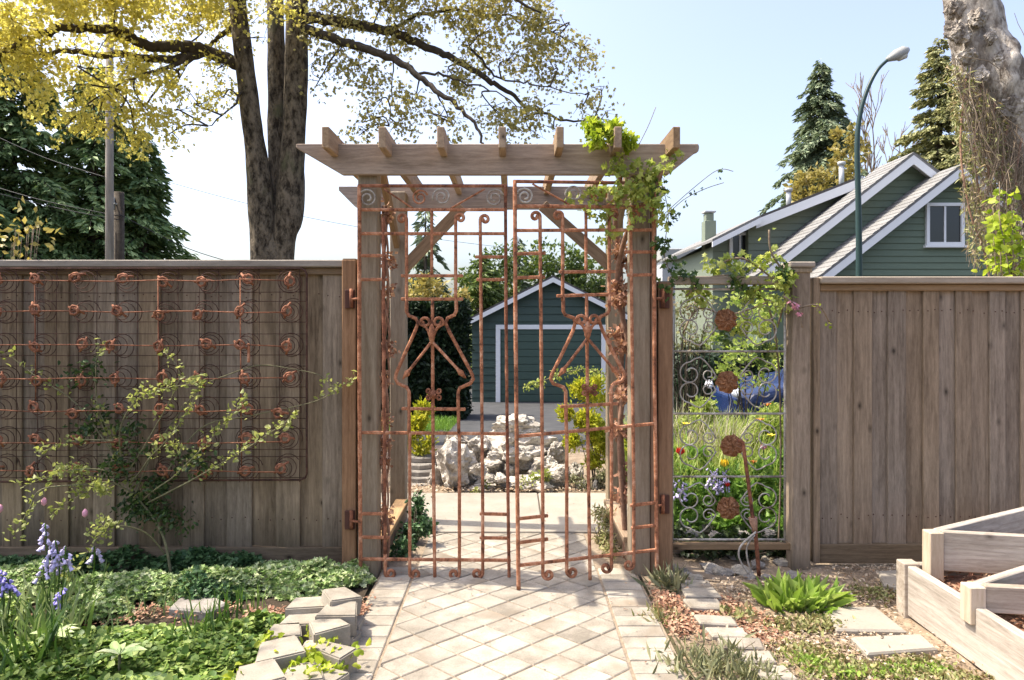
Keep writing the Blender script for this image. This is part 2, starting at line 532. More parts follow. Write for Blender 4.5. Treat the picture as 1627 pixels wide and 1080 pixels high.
leafmat('vine_leaf', [(.17, .22, .04), (.31, .36, .08), (.44, .46, .14), (.26, .32, .06)], .45)
leafmat('dark_vine_leaf', [(.03, .065, .018), (.06, .11, .026), (.11, .16, .04)], .35)
leafmat('euphorbia', [(.26, .30, .02), (.40, .40, .03), (.50, .46, .05)], .4)
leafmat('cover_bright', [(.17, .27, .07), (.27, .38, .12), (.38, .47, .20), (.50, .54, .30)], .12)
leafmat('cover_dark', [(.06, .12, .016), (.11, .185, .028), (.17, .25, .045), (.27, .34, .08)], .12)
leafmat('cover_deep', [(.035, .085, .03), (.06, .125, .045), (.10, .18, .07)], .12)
leafmat('iris_blade', [(.05, .11, .02), (.09, .17, .03), (.16, .24, .06)], .35)
leafmat('bulb_blade', [(.08, .14, .04), (.16, .23, .08), (.28, .33, .16)], .3)
leafmat('chicory', [(.18, .29, .04), (.29, .41, .07), (.40, .50, .14), (.24, .34, .06)], .4)
leafmat('grey_herb', [(.13, .14, .07), (.22, .22, .115), (.30, .29, .16)], .25)
leafmat('litter', [(.28, .125, .075), (.40, .22, .14), (.50, .35, .23), (.20, .10, .06)], .1, .8)
leafmat('litter_pale', [(.32, .23, .15), (.46, .36, .26), (.56, .47, .36), (.27, .17, .10)], .1, .8)
leafmat('dry_leaf', [(.20, .09, .055), (.36, .19, .12), (.50, .31, .21), (.46, .24, .16)], .25, .8)
leafmat('thyme', [(.17, .19, .06), (.27, .27, .10), (.36, .33, .15), (.30, .22, .12)], .2)
leafmat('meadow', [(.22, .30, .05), (.36, .43, .09), (.48, .52, .18), (.28, .36, .07)], .45)
leafmat('meadow_dark', [(.10, .20, .03), (.17, .30, .05), (.26, .40, .09)], .4)
leafmat('straw', [(.34, .29, .19), (.46, .41, .29), (.54, .49, .38)], .25, .8)
leafmat('ivy', [(.018, .03, .01), (.03, .05, .016), (.055, .08, .028)], .2)
leafmat('lawn', [(.09, .19, .02), (.14, .26, .03), (.19, .31, .05)], .3)
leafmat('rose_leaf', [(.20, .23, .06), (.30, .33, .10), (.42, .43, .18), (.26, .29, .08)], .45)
leafmat('rose_shade_leaf', [(.025, .05, .014), (.045, .08, .02), (.07, .115, .03)], .2)  # darker copy of the rose leaf; shade inside the bush put into colour
leafmat('yellow_shrub', [(.30, .24, .06), (.40, .32, .10), (.25, .22, .07)], .35)
# ------------------------------------------------------------------ the setting
def strip_sheet(name, xs, ys, mat, zoff, zf=gz, kind='structure', wob=0.0, edge=None):
    V, Fc = [], []
    for j, y in enumerate(ys):
        for i, x in enumerate(xs):
            z = zf(y) + zoff
            if wob: z += wob * noise.noise(Vector((x * 2.3, y * 2.3, 3.1)))
            V.append((x, y, z))
    nx = len(xs)
    for j in range(len(ys) - 1):
        for i in range(nx - 1):
            a = j * nx + i
            Fc.append((a, a + 1, a + nx + 1, a + nx))
    o = mesh_obj(name, V, Fc, mat, None, True)
    return tag(o, kind=kind)

ground = strip_sheet('ground', [-600, -60, -12, -4, 0, 4, 12, 60, 600], [-300, -20, 0, 4, 6.9, 7, 8, 9, 10, 11, 12, 13, 14, 15, 16, 17, 18, 30, 80, 900], MATS['terrain'], -0.012)
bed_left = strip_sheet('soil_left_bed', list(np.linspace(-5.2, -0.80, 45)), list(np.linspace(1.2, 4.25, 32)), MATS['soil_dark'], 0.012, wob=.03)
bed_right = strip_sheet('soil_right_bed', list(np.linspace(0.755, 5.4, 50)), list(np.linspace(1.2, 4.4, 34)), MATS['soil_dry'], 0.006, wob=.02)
bed_back = strip_sheet('soil_back_bed', list(np.linspace(0.98, 8.0, 60)), list(np.linspace(4.42, 7.9, 36)), MATS['soil_dark'], 0.02, wob=.03)
rock_soil = strip_sheet('soil_rock_bed', list(np.linspace(-3.2, 2.6, 50)), list(np.linspace(5.86, 8.45, 24)), MATS['soil_dry'], 0.006, wob=.03)
road = strip_sheet('road', [-40, -8, -3, 3, 8, 40], [8.4, 9, 10, 11, 12, 13, 14, 15, 16, 17, 18, 23], MATS['asphalt'], 0.0)

# paved path: joint bed, diamond pavers, edging pavers
path = strip_sheet('paved_path', [-0.775, -0.3, 0.3, 0.735], [1.4, 2.5, 3.5, 4.2, 4.775], MATS['joint_sand'], 0.0145)
rp = random.Random(4)
DX, DY, X0, X1 = 0.222, 0.192, -0.572, 0.505     # diagonals of a diamond paver, edges of the field
def clip_poly(poly, axis, lim, keep_greater):
    out = []
    n = len(poly)
    for i in range(n):
        a, b = poly[i], poly[(i + 1) % n]
        ia = (a[axis] >= lim) == keep_greater; ib = (b[axis] >= lim) == keep_greater
        if ia: out.append(a)
        if ia != ib:
            t = (lim - a[axis]) / (b[axis] - a[axis])
            out.append(tuple(a[k] + (b[k] - a[k]) * t for k in range(2)))
    return out
_pm = {}
def flat_stone(name, poly, z0, z1, mat, parent, ch=.006, key=None, loc=None, tilt=(0, 0)):
    """flat stone with a chamfered rim: polygon (x, y) counter-clockwise"""
    n = len(poly)
    cx = sum(p[0] for p in poly) / n; cy = sum(p[1] for p in poly) / n
    if key is not None and key in _pm: me = _pm[key]
    else:
        V, Fc = [], []
        for (x, y) in poly: V.append((x - cx, y - cy, z0 - z1))
        for (x, y) in poly: V.append((x - cx, y - cy, -ch))
        for (x, y) in poly:
            d = Vector((cx - x, cy - y)); q = d.normalized() * ch * 1.4
            V.append((x - cx + q.x, y - cy + q.y, 0))
        for i in range(n):
            j = (i + 1) % n
            Fc.append((i, j, n + j, n + i)); Fc.append((n + i, n + j, 2 * n + j, 2 * n + i))
        Fc.append(tuple(range(2 * n, 3 * n)))
        me = bpy.data.meshes.new(name); me.from_pydata(V, [], Fc); me.update(); me.materials.append(mat)
        if key is not None: _pm[key] = me
    o = put(bpy.data.objects.new(name, me), parent, (cx, cy, z1))
    o.rotation_euler = (tilt[0], tilt[1], 0)
    return o
g = 0.0052
row = 0
y = 1.5
while y < 4.85:
    k = 0
    x = X0 - DX + (DX / 2 if row % 2 else 0)
    while x < X1 + DX:
        poly = [(x, y - DY / 2 + g), (x + DX / 2 - g, y), (x, y + DY / 2 - g), (x - DX / 2 + g, y)]
        full = poly[1][0] < X1 and poly[3][0] > X0 and y + DY / 2 < 4.77
        poly2 = clip_poly(clip_poly(clip_poly(poly, 0, X0 + .004, True), 0, X1 - .004, False), 1, 4.77, False)
        if len(poly2) >= 3:
            ar = abs(sum(poly2[i][0] * poly2[(i + 1) % len(poly2)][1] - poly2[(i + 1) % len(poly2)][0] * poly2[i][1] for i in range(len(poly2)))) / 2
            if ar > .0008:
                flat_stone('paver', poly2, .0, .020 + rp.uniform(-.0018, .0018), MATS['paver'], path, .004, 'dia' if full else None, tilt=(rp.uniform(-.006, .006), rp.uniform(-.006, .006)))
        x += DX
    y += DY / 2; row += 1
for (xa, xb) in ((-0.765, X0 - .007), (X1 + .007, 0.725)):
    y = 1.5 + rp.uniform(0, .05)
    while y < 4.02:
        d = .112
        flat_stone('edging_paver', [(xa + .003, y + .003), (xb - .003, y + .003), (xb - .003, y + d - .003), (xa + .003, y + d - .003)], 0, .022 + rp.uniform(-.002, .002), MATS['paver'], path, .004, ('edge', xa), tilt=(rp.uniform(-.008, .008), rp.uniform(-.008, .008)))
        y += d
# concrete cross walk behind the gate
walk = strip_sheet('cross_walk', [-3.2, -1, 1, 3.2], [4.785, 5.3, 5.88], MATS['joint_sand'], 0.004)
for xa, xb in ((-3.2, -1.62), (-1.61, .217), (.227, 1.7)):
    flat_stone('slab', [(xa, 4.79), (xb, 4.79), (xb, 5.87), (xa, 5.87)], 0, .026 + rp.uniform(-.002, .002), MATS['concrete_slab'], walk, .006)
# stepping pavers of the side path on the right
side = strip_sheet('side_path', [0.98, 1.2, 1.45], [2.2, 3, 4.0], MATS['soil_dry'], 0.012, wob=.01)
for (pa, pb, ya, yb) in ((1081, 1128, 931, 941), (1088, 1138, 944, 957), (1092, 1144, 961, 977), (1108, 1168, 988, 1003), (1128, 1188, 1006, 1022), (1141, 1211, 1025, 1043), (1163, 1228, 1046, 1064), (1196, 1258, 1068, 1090)):
    a, b = G(pa, yb), G(pb, ya)
    x0 = X(pa, (a.y + b.y) / 2); x1 = X(pb, (a.y + b.y) / 2)
    j = [rp.uniform(-.012, .012) for _ in range(8)]
    flat_stone('paver', [(x0 + j[0], a.y + j[1]), (x1 + j[2], a.y + j[3]), (x1 + j[4], b.y + j[5]), (x0 + j[6], b.y + j[7])], 0, .036 + rp.uniform(-.004, .004), MATS['paver'], side, .007, tilt=(rp.uniform(-.02, .02), rp.uniform(-.02, .02)))

def slab_thing(name, pts, label, mat='concrete_slab', h=.04):
    ps = [G(*p) for p in pts]
    o = flat_stone(name, [(p.x, p.y) for p in ps], .0, h, MATS[mat], None, .009)
    return tag(o, label, 'paving slab')
slab_thing('stepping_stone', [(1329, 1013), (1441, 1015), (1391, 975), (1308, 976)], 'upper of the two pale square slabs between the green leafy clump and the raised bed')
slab_thing('stepping_stone', [(1378, 1052), (1490, 1043), (1464, 1020), (1352, 1025)], 'lower of the two pale square slabs, half overgrown with low grass beside the raised bed')
slab_thing('stepping_stone', [(1404, 938), (1448, 948), (1440, 914), (1394, 917)], 'pale slab tucked behind the corner post of the raised timber bed')
slab_thing('flat_stone', [(268, 984), (330, 990), (362, 976), (345, 966), (286, 965)], 'flat grey stone among the green shoots in the left bed', 'slate', .06)

# ------------------------------------------------------------------ fences
rf = random.Random(11)
def fence(label, x0, x1, y, zb, zt, bw, mat, capmat, kick, parent_loc, side):
    f = thing('wooden_fence', label, 'fence', parent_loc)
    x = x1 if side < 0 else x0
    nb_ = 0
    nails = MB()
    while (x > x0) if side < 0 else (x < x1):
        w = bw * rf.uniform(.86, 1.1); w = round(w / .008) * .008
        xa, xb = (x - w, x) if side < 0 else (x, x + w)
        lap = .010 if nb_ % 2 else 0.0          # every second board lies behind its neighbours
        dy = (.0195 if nb_ % 2 else 0.0) + rf.uniform(0, .004); nb_ += 1
        box('board', xa - lap, xb + lap, y + dy, y + dy + .0175, zb + .07, zt - .05, MATS[mat], f, .003, rot=(0, rf.uniform(-.002, .002), 0))
        for zz in (zt - .21, zb + .25):
            for xx in (xa + w * .25, xa + w * .75):
                xn, zn = xx + rf.uniform(-.008, .008), zz + rf.uniform(-.012, .012)
                nails.tube([(xn, y + dy - .0015, zn), (xn, y + dy + .006, zn)], .0042, 6)
        x = xa if side < 0 else xb
    nails.build('nails', MATS['hinge_rust'], f)['kind'] = 'stuff'
    box('backing_rail', x0, x1, y + .045, y + .083, zt - .25, zt - .16, MATS['rail_wood'], f)
    box('backing_rail', x0, x1, y + .045, y + .083, zb + .2, zb + .29, MATS['rail_wood'], f)
    box('trim_rail', x0, x1, y - .016, y + .0385, zt - .085, zt - .044, MATS['rail_wood'], f)
    box('kick_board', x0, x1, y - .012, y + .03, zb - .03, zb + .085, MATS[kick], f)
    box('cap', x0 - .01, x1 + .01, y - .055, y + .085, zt - .043, zt, MATS[capmat], f, .006)
    return f
FL = 4.10
fenceL = fence('long weathered board fence with flat cap, hung with rusty bed springs', -6.4, -1.003, FL, .06, Z(413, FL - .03), .142, 'fence_left_wood', 'cap_wood', 'kick_wood', (-3, FL, 0), -1)
FR = 4.17
fenceR = fence('sunlit brown board fence with flat cap behind the raised timber bed', X(1301, FR), 6.4, FR, .055, Z(439, FR - .05), .102, 'fence_right_wood', 'cap_wood', 'kick_wood', (3, FR, 0), 1)
box('edge_board', X(1289, FR), X(1300, FR), FR - .03, FR + .03, .03, Z(441, FR), MATS['fence_right_wood'], fenceR)

def post(name, label, x0, x1, y0, y1, z1, mat, cap=None, z0=-.02):
    t = thing(name, label, 'post', ((x0 + x1) / 2, (y0 + y1) / 2, 0))
    box('shaft', x0, x1, y0, y1, z0, z1, MATS[mat], t, .006)
    if cap:
        box('cap', x0 - cap, x1 + cap, y0 - cap, y1 + cap, z1, z1 + .035, MATS['cap_wood'], t, .006)
        box('cap_moulding', x0 - cap * .4, x1 + cap * .4, y0 - cap * .4, y1 + cap * .4, z1 - .03, z1 - .002, MATS['post_wood'], t, .004)
    else:
        box('end_cap', x0 + .004, x1 - .004, y0 + .004, y1 - .004, z1, z1 + .006, MATS['cap_wood'], t, .002)
    return t
postL = post('fence_post', 'reddish fence post between the bed spring fence and the arbor, carrying the left gate hinges', -1.0, -.917, 4.01, 4.10, 1.863, 'post_red_wood')
postR = post('fence_post', 'reddish fence post right of the arbor, carrying the right gate hinges', .862, .945, 4.01, 4.10, 1.73, 'post_red_wood')
postC = post('fence_post', 'capped brown fence post between the iron scroll panel and the right fence', X(1259, 4.09), X(1288, 4.09), 4.09, 4.19, Z(425, 4.09), 'fence_right_wood', .022)
for t, px, sgn in ((postL, 556, 1), (postR, 1056, -1)):
    for k, py in enumerate((475, 826 if sgn > 0 else 801)):
        c = P(px, py, 4.0)
        pl = box('hinge_plate', c.x - .03, c.x + .028, 3.995, 4.009, c.z - .055, c.z + .055, MATS['hinge_rust'], t, .003)
        m = MB().tube([c + Vector((.012 * sgn, -.016, -.05)), c + Vector((.012 * sgn, -.016, .06))], .011, 8)
        m.tube([c + Vector((.012 * sgn, -.016, 0)), Vector((-.879 if sgn > 0 else .834, 3.955, c.z))], .008, 6)
        m.build('hinge_pin', MATS['rust_dark'], t)

# ------------------------------------------------------------------ arbor (pergola)
arbor = thing('garden_arbor', 'weathered timber arbor over the gate with seven rafters and four posts', 'arbor', (0, 4.5, 0))
for x, y in ((-.846, 4.0), (.752, 4.0)):
    box('front_post', x - .0575, x + .0575, y, y + .115, -.02, 2.50, MATS['post_wood'], arbor, .006)
for x, y in ((-.838, 5.0), (.758, 5.0)):
    box('back_post', x - .0575, x + .0575, y, y + .115, -.02, 2.45, MATS['post_wood'], arbor, .006)
# companion stud beside the right front post
box('stud', .815, .853, 4.02, 4.10, -.02, 2.35, MATS['post_red_wood'], arbor, .004)
zt, zb = Z(228, 3.955), Z(277, 3.955)
prism_xz('front_beam', [(-1.252, zt), (-1.252, zt - .022), (-.985, zb), (.905, zb), (1.062, zt - .052), (1.081, zt - .045), (1.086, zt - .02), (1.081, zt)], 3.957, 3.996, MATS['beam_wood'], arbor, .004)
zt2, zb2 = Z(297, 5.15), Z(333, 5.15)
prism_xz('back_beam', [(-1.30, zt2), (-1.30, zt2 - .03), (-1.18, zb2 + .02), (-1.14, zb2), (1.05, zb2), (1.15, zt2 - .05), (1.15, zt2)], 5.118, 5.157, MATS['beam_wood'], arbor, .004)
for px in (517, 607, 700, 798, 890, 982, 1075):
    x = X(px, 3.76)
    beam('rafter', (x, 3.76, 2.513), (x + rf.uniform(-.008, .008), 5.36, 2.508), .041, .118, MATS['beam_wood'] if 0 else MATS['rafter_x_wood'] if 'rafter_x_wood' in MATS else wood('rafter_x_wood', (.40, .29, .19), (.17, .112, .07), 'x', rnd=.18), arbor, .004)
def brace(a, b, w=.085, d=.038):
    beam('knee_brace', a, b, d, w, MATS['rafter_x_wood'], arbor, .004, up=(0, 0, 1))
brace(P(640, 428, 5.05), P(735, 328, 5.05)); brace(P(972, 424, 5.05), P(862, 326, 5.05))
brace((-.838, 4.98, 2.06), (-.838, 4.36, 2.50)); brace((.758, 4.98, 2.10), (.758, 4.42, 2.50))
for x in (-.80, .72):      # low side boards from post to post
    box('side_board', x - .019, x + .019, 4.118, 4.998, .03, .165, MATS['rail_wood'], arbor)
    box('side_cap', x - .05, x + .05, 4.118, 4.998, .166, .20, MATS['rafter_wood'], arbor)

# ------------------------------------------------------------------ gate leaves
def spiral(c, r0, r1, a0, turns, d, n=None):
    """points in pixel space (y down)"""
    n = n or max(10, int(abs(turns) * 16))
    out = []
    for i in range(n + 1):
        t = i / n
        a = a0 + d * 2 * math.pi * turns * t
        r = r0 + (r1 - r0) * t
        out.append((c[0] + r * math.cos(a), c[1] + r * math.sin(a)))
    return out

def gate_leaf(leaf, mp, TH, items):
    for it in items:
        kind, pts = it[0], it[1]
        o = it[2] if len(it) > 2 else {}
        r = o.get('r', TH); off = o.get('off', 0.0)
        pp = [mp(*p, off) for p in pts]
        if kind == 'rail':          # flat bar with end tangs
            a, b = pp[0], pp[-1]
            beam('rail', a, b, .014, .0185, MATS[o.get('m', 'rust')], leaf, .004)
        else:
            if o.get('sm'): pp = smooth_path(pp, 5)
            fine_ = [pp[0]]
            for a_, b_ in zip(pp, pp[1:]):
                k_ = max(1, int((b_ - a_).length / .03))
                fine_ += [a_.lerp(b_, j_ / k_) for j_ in range(1, k_ + 1)]
            MB().tube(fine_, [r * (1 + .11 * noise.noise(Vector((q_.x * 31, q_.y * 31, q_.z * 31)))) for q_ in fine_], 8).build(kind, MATS[o.get('m', 'rust')], leaf)

def hook_top(x, y0, r, d, yend):
    c = (x + d * r, y0 + r)
    a0 = math.pi if d > 0 else 0.0
    return [(x, yend), (x, (y0 + yend) / 2), (x, y0 + r * 1.6)] + spiral(c, r, r * .3, a0, 1.15, d)
def hook_bot(x, y1, r, d, ystart):
    c = (x + d * r, y1 - r)
    a0 = math.pi if d > 0 else 0.0
    return [(x, ystart), (x, (y1 + ystart) / 2), (x, y1 - r * 1.6)] + spiral(c, r, r * .3, a0, 1.15, -d)

def ornaments(leaf, mp, hx, hy, s, ends, ry, neck):
    """ram's horn heart, arrow arms and rosette round the middle bar"""
    m = MB()
    for d in (-1, 1):
        pts = [(hx, hy + 30 * s)] + [(hx + d * 4 * s, hy + 18 * s), (hx + d * 9 * s, hy + 8 * s)] + spiral((hx + d * 10 * s, hy), 8.5 * s, 3.2 * s, R(20) if d > 0 else R(160), 1.15, -d)
        pp = smooth_path([mp(*p, -.012) for p in pts], 2)
        m.tube(pp, .009, 7)
    a = mp(hx, hy + 2 * s, -.012); b = mp(hx, hy + 34 * s, -.012)
    m.tube([a, a.lerp(b, .3), a.lerp(b, .7), b], [.008, .02, .018, .008], 8)
    m.build('heart_scroll', MATS['rust'], leaf)
    for ex, ey in ends:
        m = MB()
        a = mp(hx, hy + 30 * s, -.012); b = mp(ex, ey, -.012)
        m.tube([a, a.lerp(b, .7), a.lerp(b, .76), a.lerp(b, .84), b], [.0085, .0085, .0095, .0185, .003], 8)
        m.build('arrow_arm', MATS['rust'], leaf)
    m = MB()
    for d in (-1, 1):
        for e in (-1, 1):
            cc = (hx + 3 * s + d * 8.0 * s, ry + e * 5.5 * s)
            m.tube([mp(*p, -.014) for p in [(hx + 2 * s, ry)] + spiral(cc, 4.6 * s, 1.5 * s, R(0) if d < 0 else R(180), 1.2, d * e)], .0065, 6)
    c = mp(hx + 2 * s, ry, -.016)
    m.tube([c + Vector((0, -.01, 0)), c + Vector((0, .012, 0))], .017, 8)
    m.build('rosette', MATS['rust_dark'], leaf)

leafL = thing('iron_gate_leaf', 'left leaf of the rusty wrought iron gate, shut in line with the fence', 'gate', (-.879, 3.95, 0), 'gate leaves')
GL = 3.95
mpL = lambda x, y, off=0.0: P(x, y, GL) + Vector((0, off, 0))
T = .0098
itemsL = [
 ('stile', [(571, 294), (571, 600), (573, 914)], {'r': .0118}), ('stile', [(803, 294), (804, 500), (806, 700), (809, 924)], {'r': .0095, 'm': 'rust_dark'}),
 ('rail', [(568, 295), (806, 295)], {'m': 'rust_dark'}), ('rail', [(570, 333), (806, 333)]), ('rail', [(570, 371), (804, 371)]),
 ('rail', [(571, 406), (617, 406)]), ('rail', [(571, 444), (617, 444)]), ('rail', [(755, 408), (804, 408)]), ('rail', [(757, 444), (805, 444)]),
 ('rail', [(637, 438), (736, 438)]), ('rail', [(637, 475), (736, 475)]), ('rail', [(638, 649), (740, 650)]), ('rail', [(573, 687), (808, 689)]),
 ('rail', [(574, 816), (617, 816)]), ('rail', [(574, 853), (619, 854)]), ('rail', [(762, 816), (808, 817)]), ('rail', [(762, 854), (809, 855)]), ('rail', [(574, 888), (812, 890)]),
 ('bar', hook_top(606, 340, 7, 1, 600)[1:] and [(609, 345), (610, 600), (612, 880)] , {'m': 'rust_dark'}),
 ('scroll_end', hook_bot(612, 919, 8.5, 1, 880)),
 ('bar', hook_top(646, 340, 7.5, -1, 495), {'off': .0}), ('bar', [(686, 333), (686, 436)], {'r': .009}), ('bar', [(687, 475), (688, 700), (691, 922)]),
 ('bar', hook_top(724, 339, 7.5, 1, 478)), ('bar', hook_top(763, 341, 7.5, 1, 700)[::-1][:-2] + hook_bot(767, 919, 8.5, -1, 700)[1:]),
 ('bell_bar', [(725, 475), (725, 494), (722, 500), (711, 505), (708, 513), (714, 527), (733, 562), (750, 594), (752, 602), (747, 609), (731, 616), (728, 622), (728, 640), (729, 688)], {'r': T * 1.06}),
 ('bell_bar', [(646, 475), (646, 495), (649, 501), (661, 506), (664, 513), (659, 527), (644, 560), (630, 592), (628, 601), (632, 609), (646, 615), (650, 622), (650, 640), (650, 688)], {'r': T * 1.06}),
 ('bar', hook_bot(651, 920, 8.5, 1, 686)), ('bar', hook_bot(730, 920, 8.5, -1, 686)),
 ('scroll', spiral((584, 315), 15, 3.5, R(200), 1.7, 1), {'r': .0055, 'm': 'pale_iron'}), ('scroll', spiral((667, 314), 13, 3, R(-20), 1.7, -1), {'r': .0055, 'm': 'rust'}),
 ('scroll', spiral((702, 313), 15, 3.5, R(160), 1.75, 1), {'r': .0058, 'm': 'pale_iron'}), ('scroll', spiral((786, 315), 15, 3.5, R(-20), 1.75, -1), {'r': .0058, 'm': 'pale_iron'}),
 ('stay', [(610, 300), (656, 331)], {'r': .0055}), ('stay', [(770, 300), (716, 331)], {'r': .0055}),
]
gate_leaf(leafL, mpL, T, itemsL)
ornaments(leafL, mpL, 686.5, 512, 1.0, [(640, 602), (741, 601)], 626, 0)
# right leaf: swung a little towards the camera and sagging at its free edge
ZH, ZF = 3.95, 3.765
xh, xf = X(1043, ZH), X(820, ZF)
mm = (ZH - ZF) / (xh - xf)
nrm = Vector((mm, -1, 0)).normalized()
def mpR(x, y, off=0.0):
    k = (x - CX) / F
    Yd = (ZH - mm * xh) / (1 - mm * k)
    return P(x, y, Yd) - nrm * off
leafR = thing('iron_gate_leaf', 'right leaf of the rusty wrought iron gate, standing slightly ajar', 'gate', (xh, ZH, 0), 'gate leaves')
def rl(y0, y1): return lambda x: y0 + (y1 - y0) * (x - 822) / (1043 - 822)
topr, secr, Ar = rl(288, 291), rl(327, 329), rl(366, 366)
Gr, Jr = rl(693, 672.5), rl(898, 873)
itemsR = [
 ('stile', [(818, 287), (819, 500), (821, 700), (824, 936)], {'r': .0112}), ('stile', [(1039, 290), (1040, 600), (1044, 905)], {'r': .0112}),
 ('rail', [(815, 288), (1042, 291)], {'m': 'rust_dark'}), ('rail', [(818, 327), (1042, 329)]), ('rail', [(818, 366), (1042, 365)]),
 ('rail', [(820, 403), (867, 402)]), ('rail', [(820, 441), (866, 440)]), ('rail', [(992, 400), (1040, 400)]), ('rail', [(996, 437), (1041, 436)]),
 ('rail', [(888, 432), (978, 431)]), ('rail', [(884, 470), (978, 467)]), ('rail', [(890, 646), (982, 641)]), ('rail', [(822, 693), (1044, 672.5)]),
 ('rail', [(824, 824), (871, 819)]), ('rail', [(824, 862), (871, 856)]), ('rail', [(1001, 803), (1045, 798)]), ('rail', [(1003, 839), (1045, 834)]), ('rail', [(825, 898), (1046, 873)]),
 ('bar', hook_top(858, 336, 7.5, -1, 700)[::-1][:-2] + hook_bot(862.5, 921, 8.5, 1, 700)[1:]),
 ('bar', hook_top(894, 335, 7.5, -1, 478)), ('bar', [(931, 328), (931, 433)], {'r': .009}), ('bar', [(932, 468), (934, 690), (937.5, 921)]),
 ('bar', hook_top(968, 333, 7.5, 1, 478)), ('bar', hook_top(1002, 333, 7.5, 1, 640)[::-1][:-2] + hook_bot(1007, 905, 8, -1, 640)[1:]),
 ('bell_bar', [(895, 470), (895, 494), (898, 500), (911, 505), (914, 513), (910, 526), (893, 562), (877, 594), (875, 602), (879, 609), (895, 615), (899, 622), (899, 640), (900, 688)], {'r': T * 1.06}),
 ('bell_bar', [(968, 468), (968, 493), (965, 498), (954, 503), (952, 510), (957, 524), (973, 558), (990, 590), (992, 598), (988, 605), (975, 610), (971, 617), (971, 640), (971.5, 680)], {'r': T * 1.06}),
 ('bar', hook_bot(900.5, 917, 8.5, 1, 686)), ('bar', hook_bot(971.6, 910, 8.3, -1, 678)),
 ('scroll', spiral((834, 312), 14, 3.5, R(200), 1.7, 1), {'r': .0055, 'm': 'pale_iron'}), ('scroll', spiral((912, 308), 14, 3, R(160), 1.7, 1), {'r': .0055, 'm': 'pale_iron'}),
 ('scroll', spiral((950, 309), 14, 3.5, R(20), 1.75, -1), {'r': .0058}), ('scroll', spiral((1018, 311), 14, 3.5, R(-20), 1.75, -1), {'r': .0058, 'm': 'pale_iron'}),
 ('stay', [(846, 292), (905, 325)], {'r': .0055}), ('stay', [(1003, 294), (965, 326)], {'r': .0055}),
]
gate_leaf(leafR, mpR, T, itemsR)
ornaments(leafR, mpR, 932.5, 508, .97, [(886, 598), (983, 597)], 619, 0)

# ------------------------------------------------------------------ bed springs on the left fence
spring = thing('bed_spring_frame', 'rusty old bed spring base hung flat on the left fence', 'bed springs', (-2.4, 4.06, 1.2))
hel = []
TURN, SEG = 3.6, 56
for i in range(SEG + 1):
    t = i / SEG
    r = .060 * (1 - t) ** .9 + .016
    a = 2 * math.pi * TURN * t
    hel.append((r * math.cos(a), -.002 - .125 * t, r * math.sin(a) - .006 * t))
mh = MB().tube(hel, .0026, 5)
# knotted wire clip on the nose of the coil
nm = MB()
nose = [(.03 * math.cos(a) * (1 - .25 * k / 16), -.128 - .006 * math.sin(3 * a), .026 * math.sin(a)) for k, a in enumerate([2 * math.pi * 2 * j / 16 for j in range(17)])]
nm.tube(nose, .0068, 5)
nm.tube([(.05, -.10, .01), (.0, -.135, .012), (-.045, -.118, -.006)], .007, 5)
coil_me = None
rs = random.Random(5)
RZ = [Z(py, 4.05) for py in (447, 495, 547, 598, 648, 697, 742)]
CXs = [X(460, 4.05) - .2405 * i for i in range(11)]
for r_, z in enumerate(RZ):
    for c_, x in enumerate(CXs):
        if rs.random() < .02: continue
        if coil_me is None:
            o = mh.build('coil', MATS['rust_wire'], spring); coil_me = o.data; no = nm.build('clip', MATS['rust_dark'], o); clip_me = no.data; no.location = (0, 0, 0); o.location = Vector((x, 4.062, z)) - wloc(spring)
        else:
            o = put(bpy.data.objects.new('coil', coil_me), spring, (x, 4.062, z))
            no = bpy.data.objects.new('clip', clip_me); COL.objects.link(no); no.parent = o
        o.rotation_euler = (rs.uniform(-.25, .2), rs.uniform(0, 6.28), rs.uniform(-.22, .22)); o.scale = (1, rs.uniform(.7, 1.1), 1); o.location += Vector((rs.gauss(0, .008), 0, rs.gauss(0, .006)))
    for dz in (-.062, .062):
        zz = z + dz
        MB().tube([(-4.2, 4.052, zz + rs.uniform(-.006, .006)), (-2.4, 4.054, zz + rs.uniform(-.008, .004)), (CXs[0] + .1, 4.053, zz)], .0022, 5).build('cross_wire', MATS['rust_wire'], spring)
    pts = [(x + .02, 3.934 + rs.uniform(-.006, .006), z + rs.uniform(-.008, .006)) for x in CXs[::-1]]
    MB().tube(pts, .0036, 5).build('tie_strap', MATS['rust_dark'], spring)
for x in CXs:
    for dx in (-.058, .058):
        MB().tube([(x + dx, 4.056, RZ[-1] - .09), (x + dx + rs.uniform(-.006, .006), 4.056, 1.2), (x + dx, 4.056, RZ[0] + .075)], .0022, 5).build('upright_wire', MATS['rust_wire'], spring)
    if rs.random() < .6:
        MB().tube([(x - .02, 3.99, RZ[-1] + rs.choice((0, .2, .4))), (x - .03, 3.995, RZ[0] + .02)], .0036, 5).build('tie_strap', MATS['rust_dark'], spring)
xr, xl, zt_, zb_ = CXs[0] + .102, -4.25, RZ[0] + .078, RZ[-1] - .075
rr = .035
MB().tube([(xl, 4.05, zt_), (xr - rr, 4.05, zt_), (xr - .3 * rr, 4.05, zt_ - .3 * rr), (xr, 4.05, zt_ - rr), (xr, 4.05, zb_ + rr), (xr - .3 * rr, 4.05, zb_ + .3 * rr), (xr - rr, 4.05, zb_), (xl, 4.05, zb_ - .02)], .0062, 7).build('frame', MATS['rust_wire'], spring)
box('broken_strap', CXs[1] + .035, CXs[1] + .05, 3.93, 3.94, RZ[2] - .10, RZ[2] + .01, MATS['rust'], spring, .002)

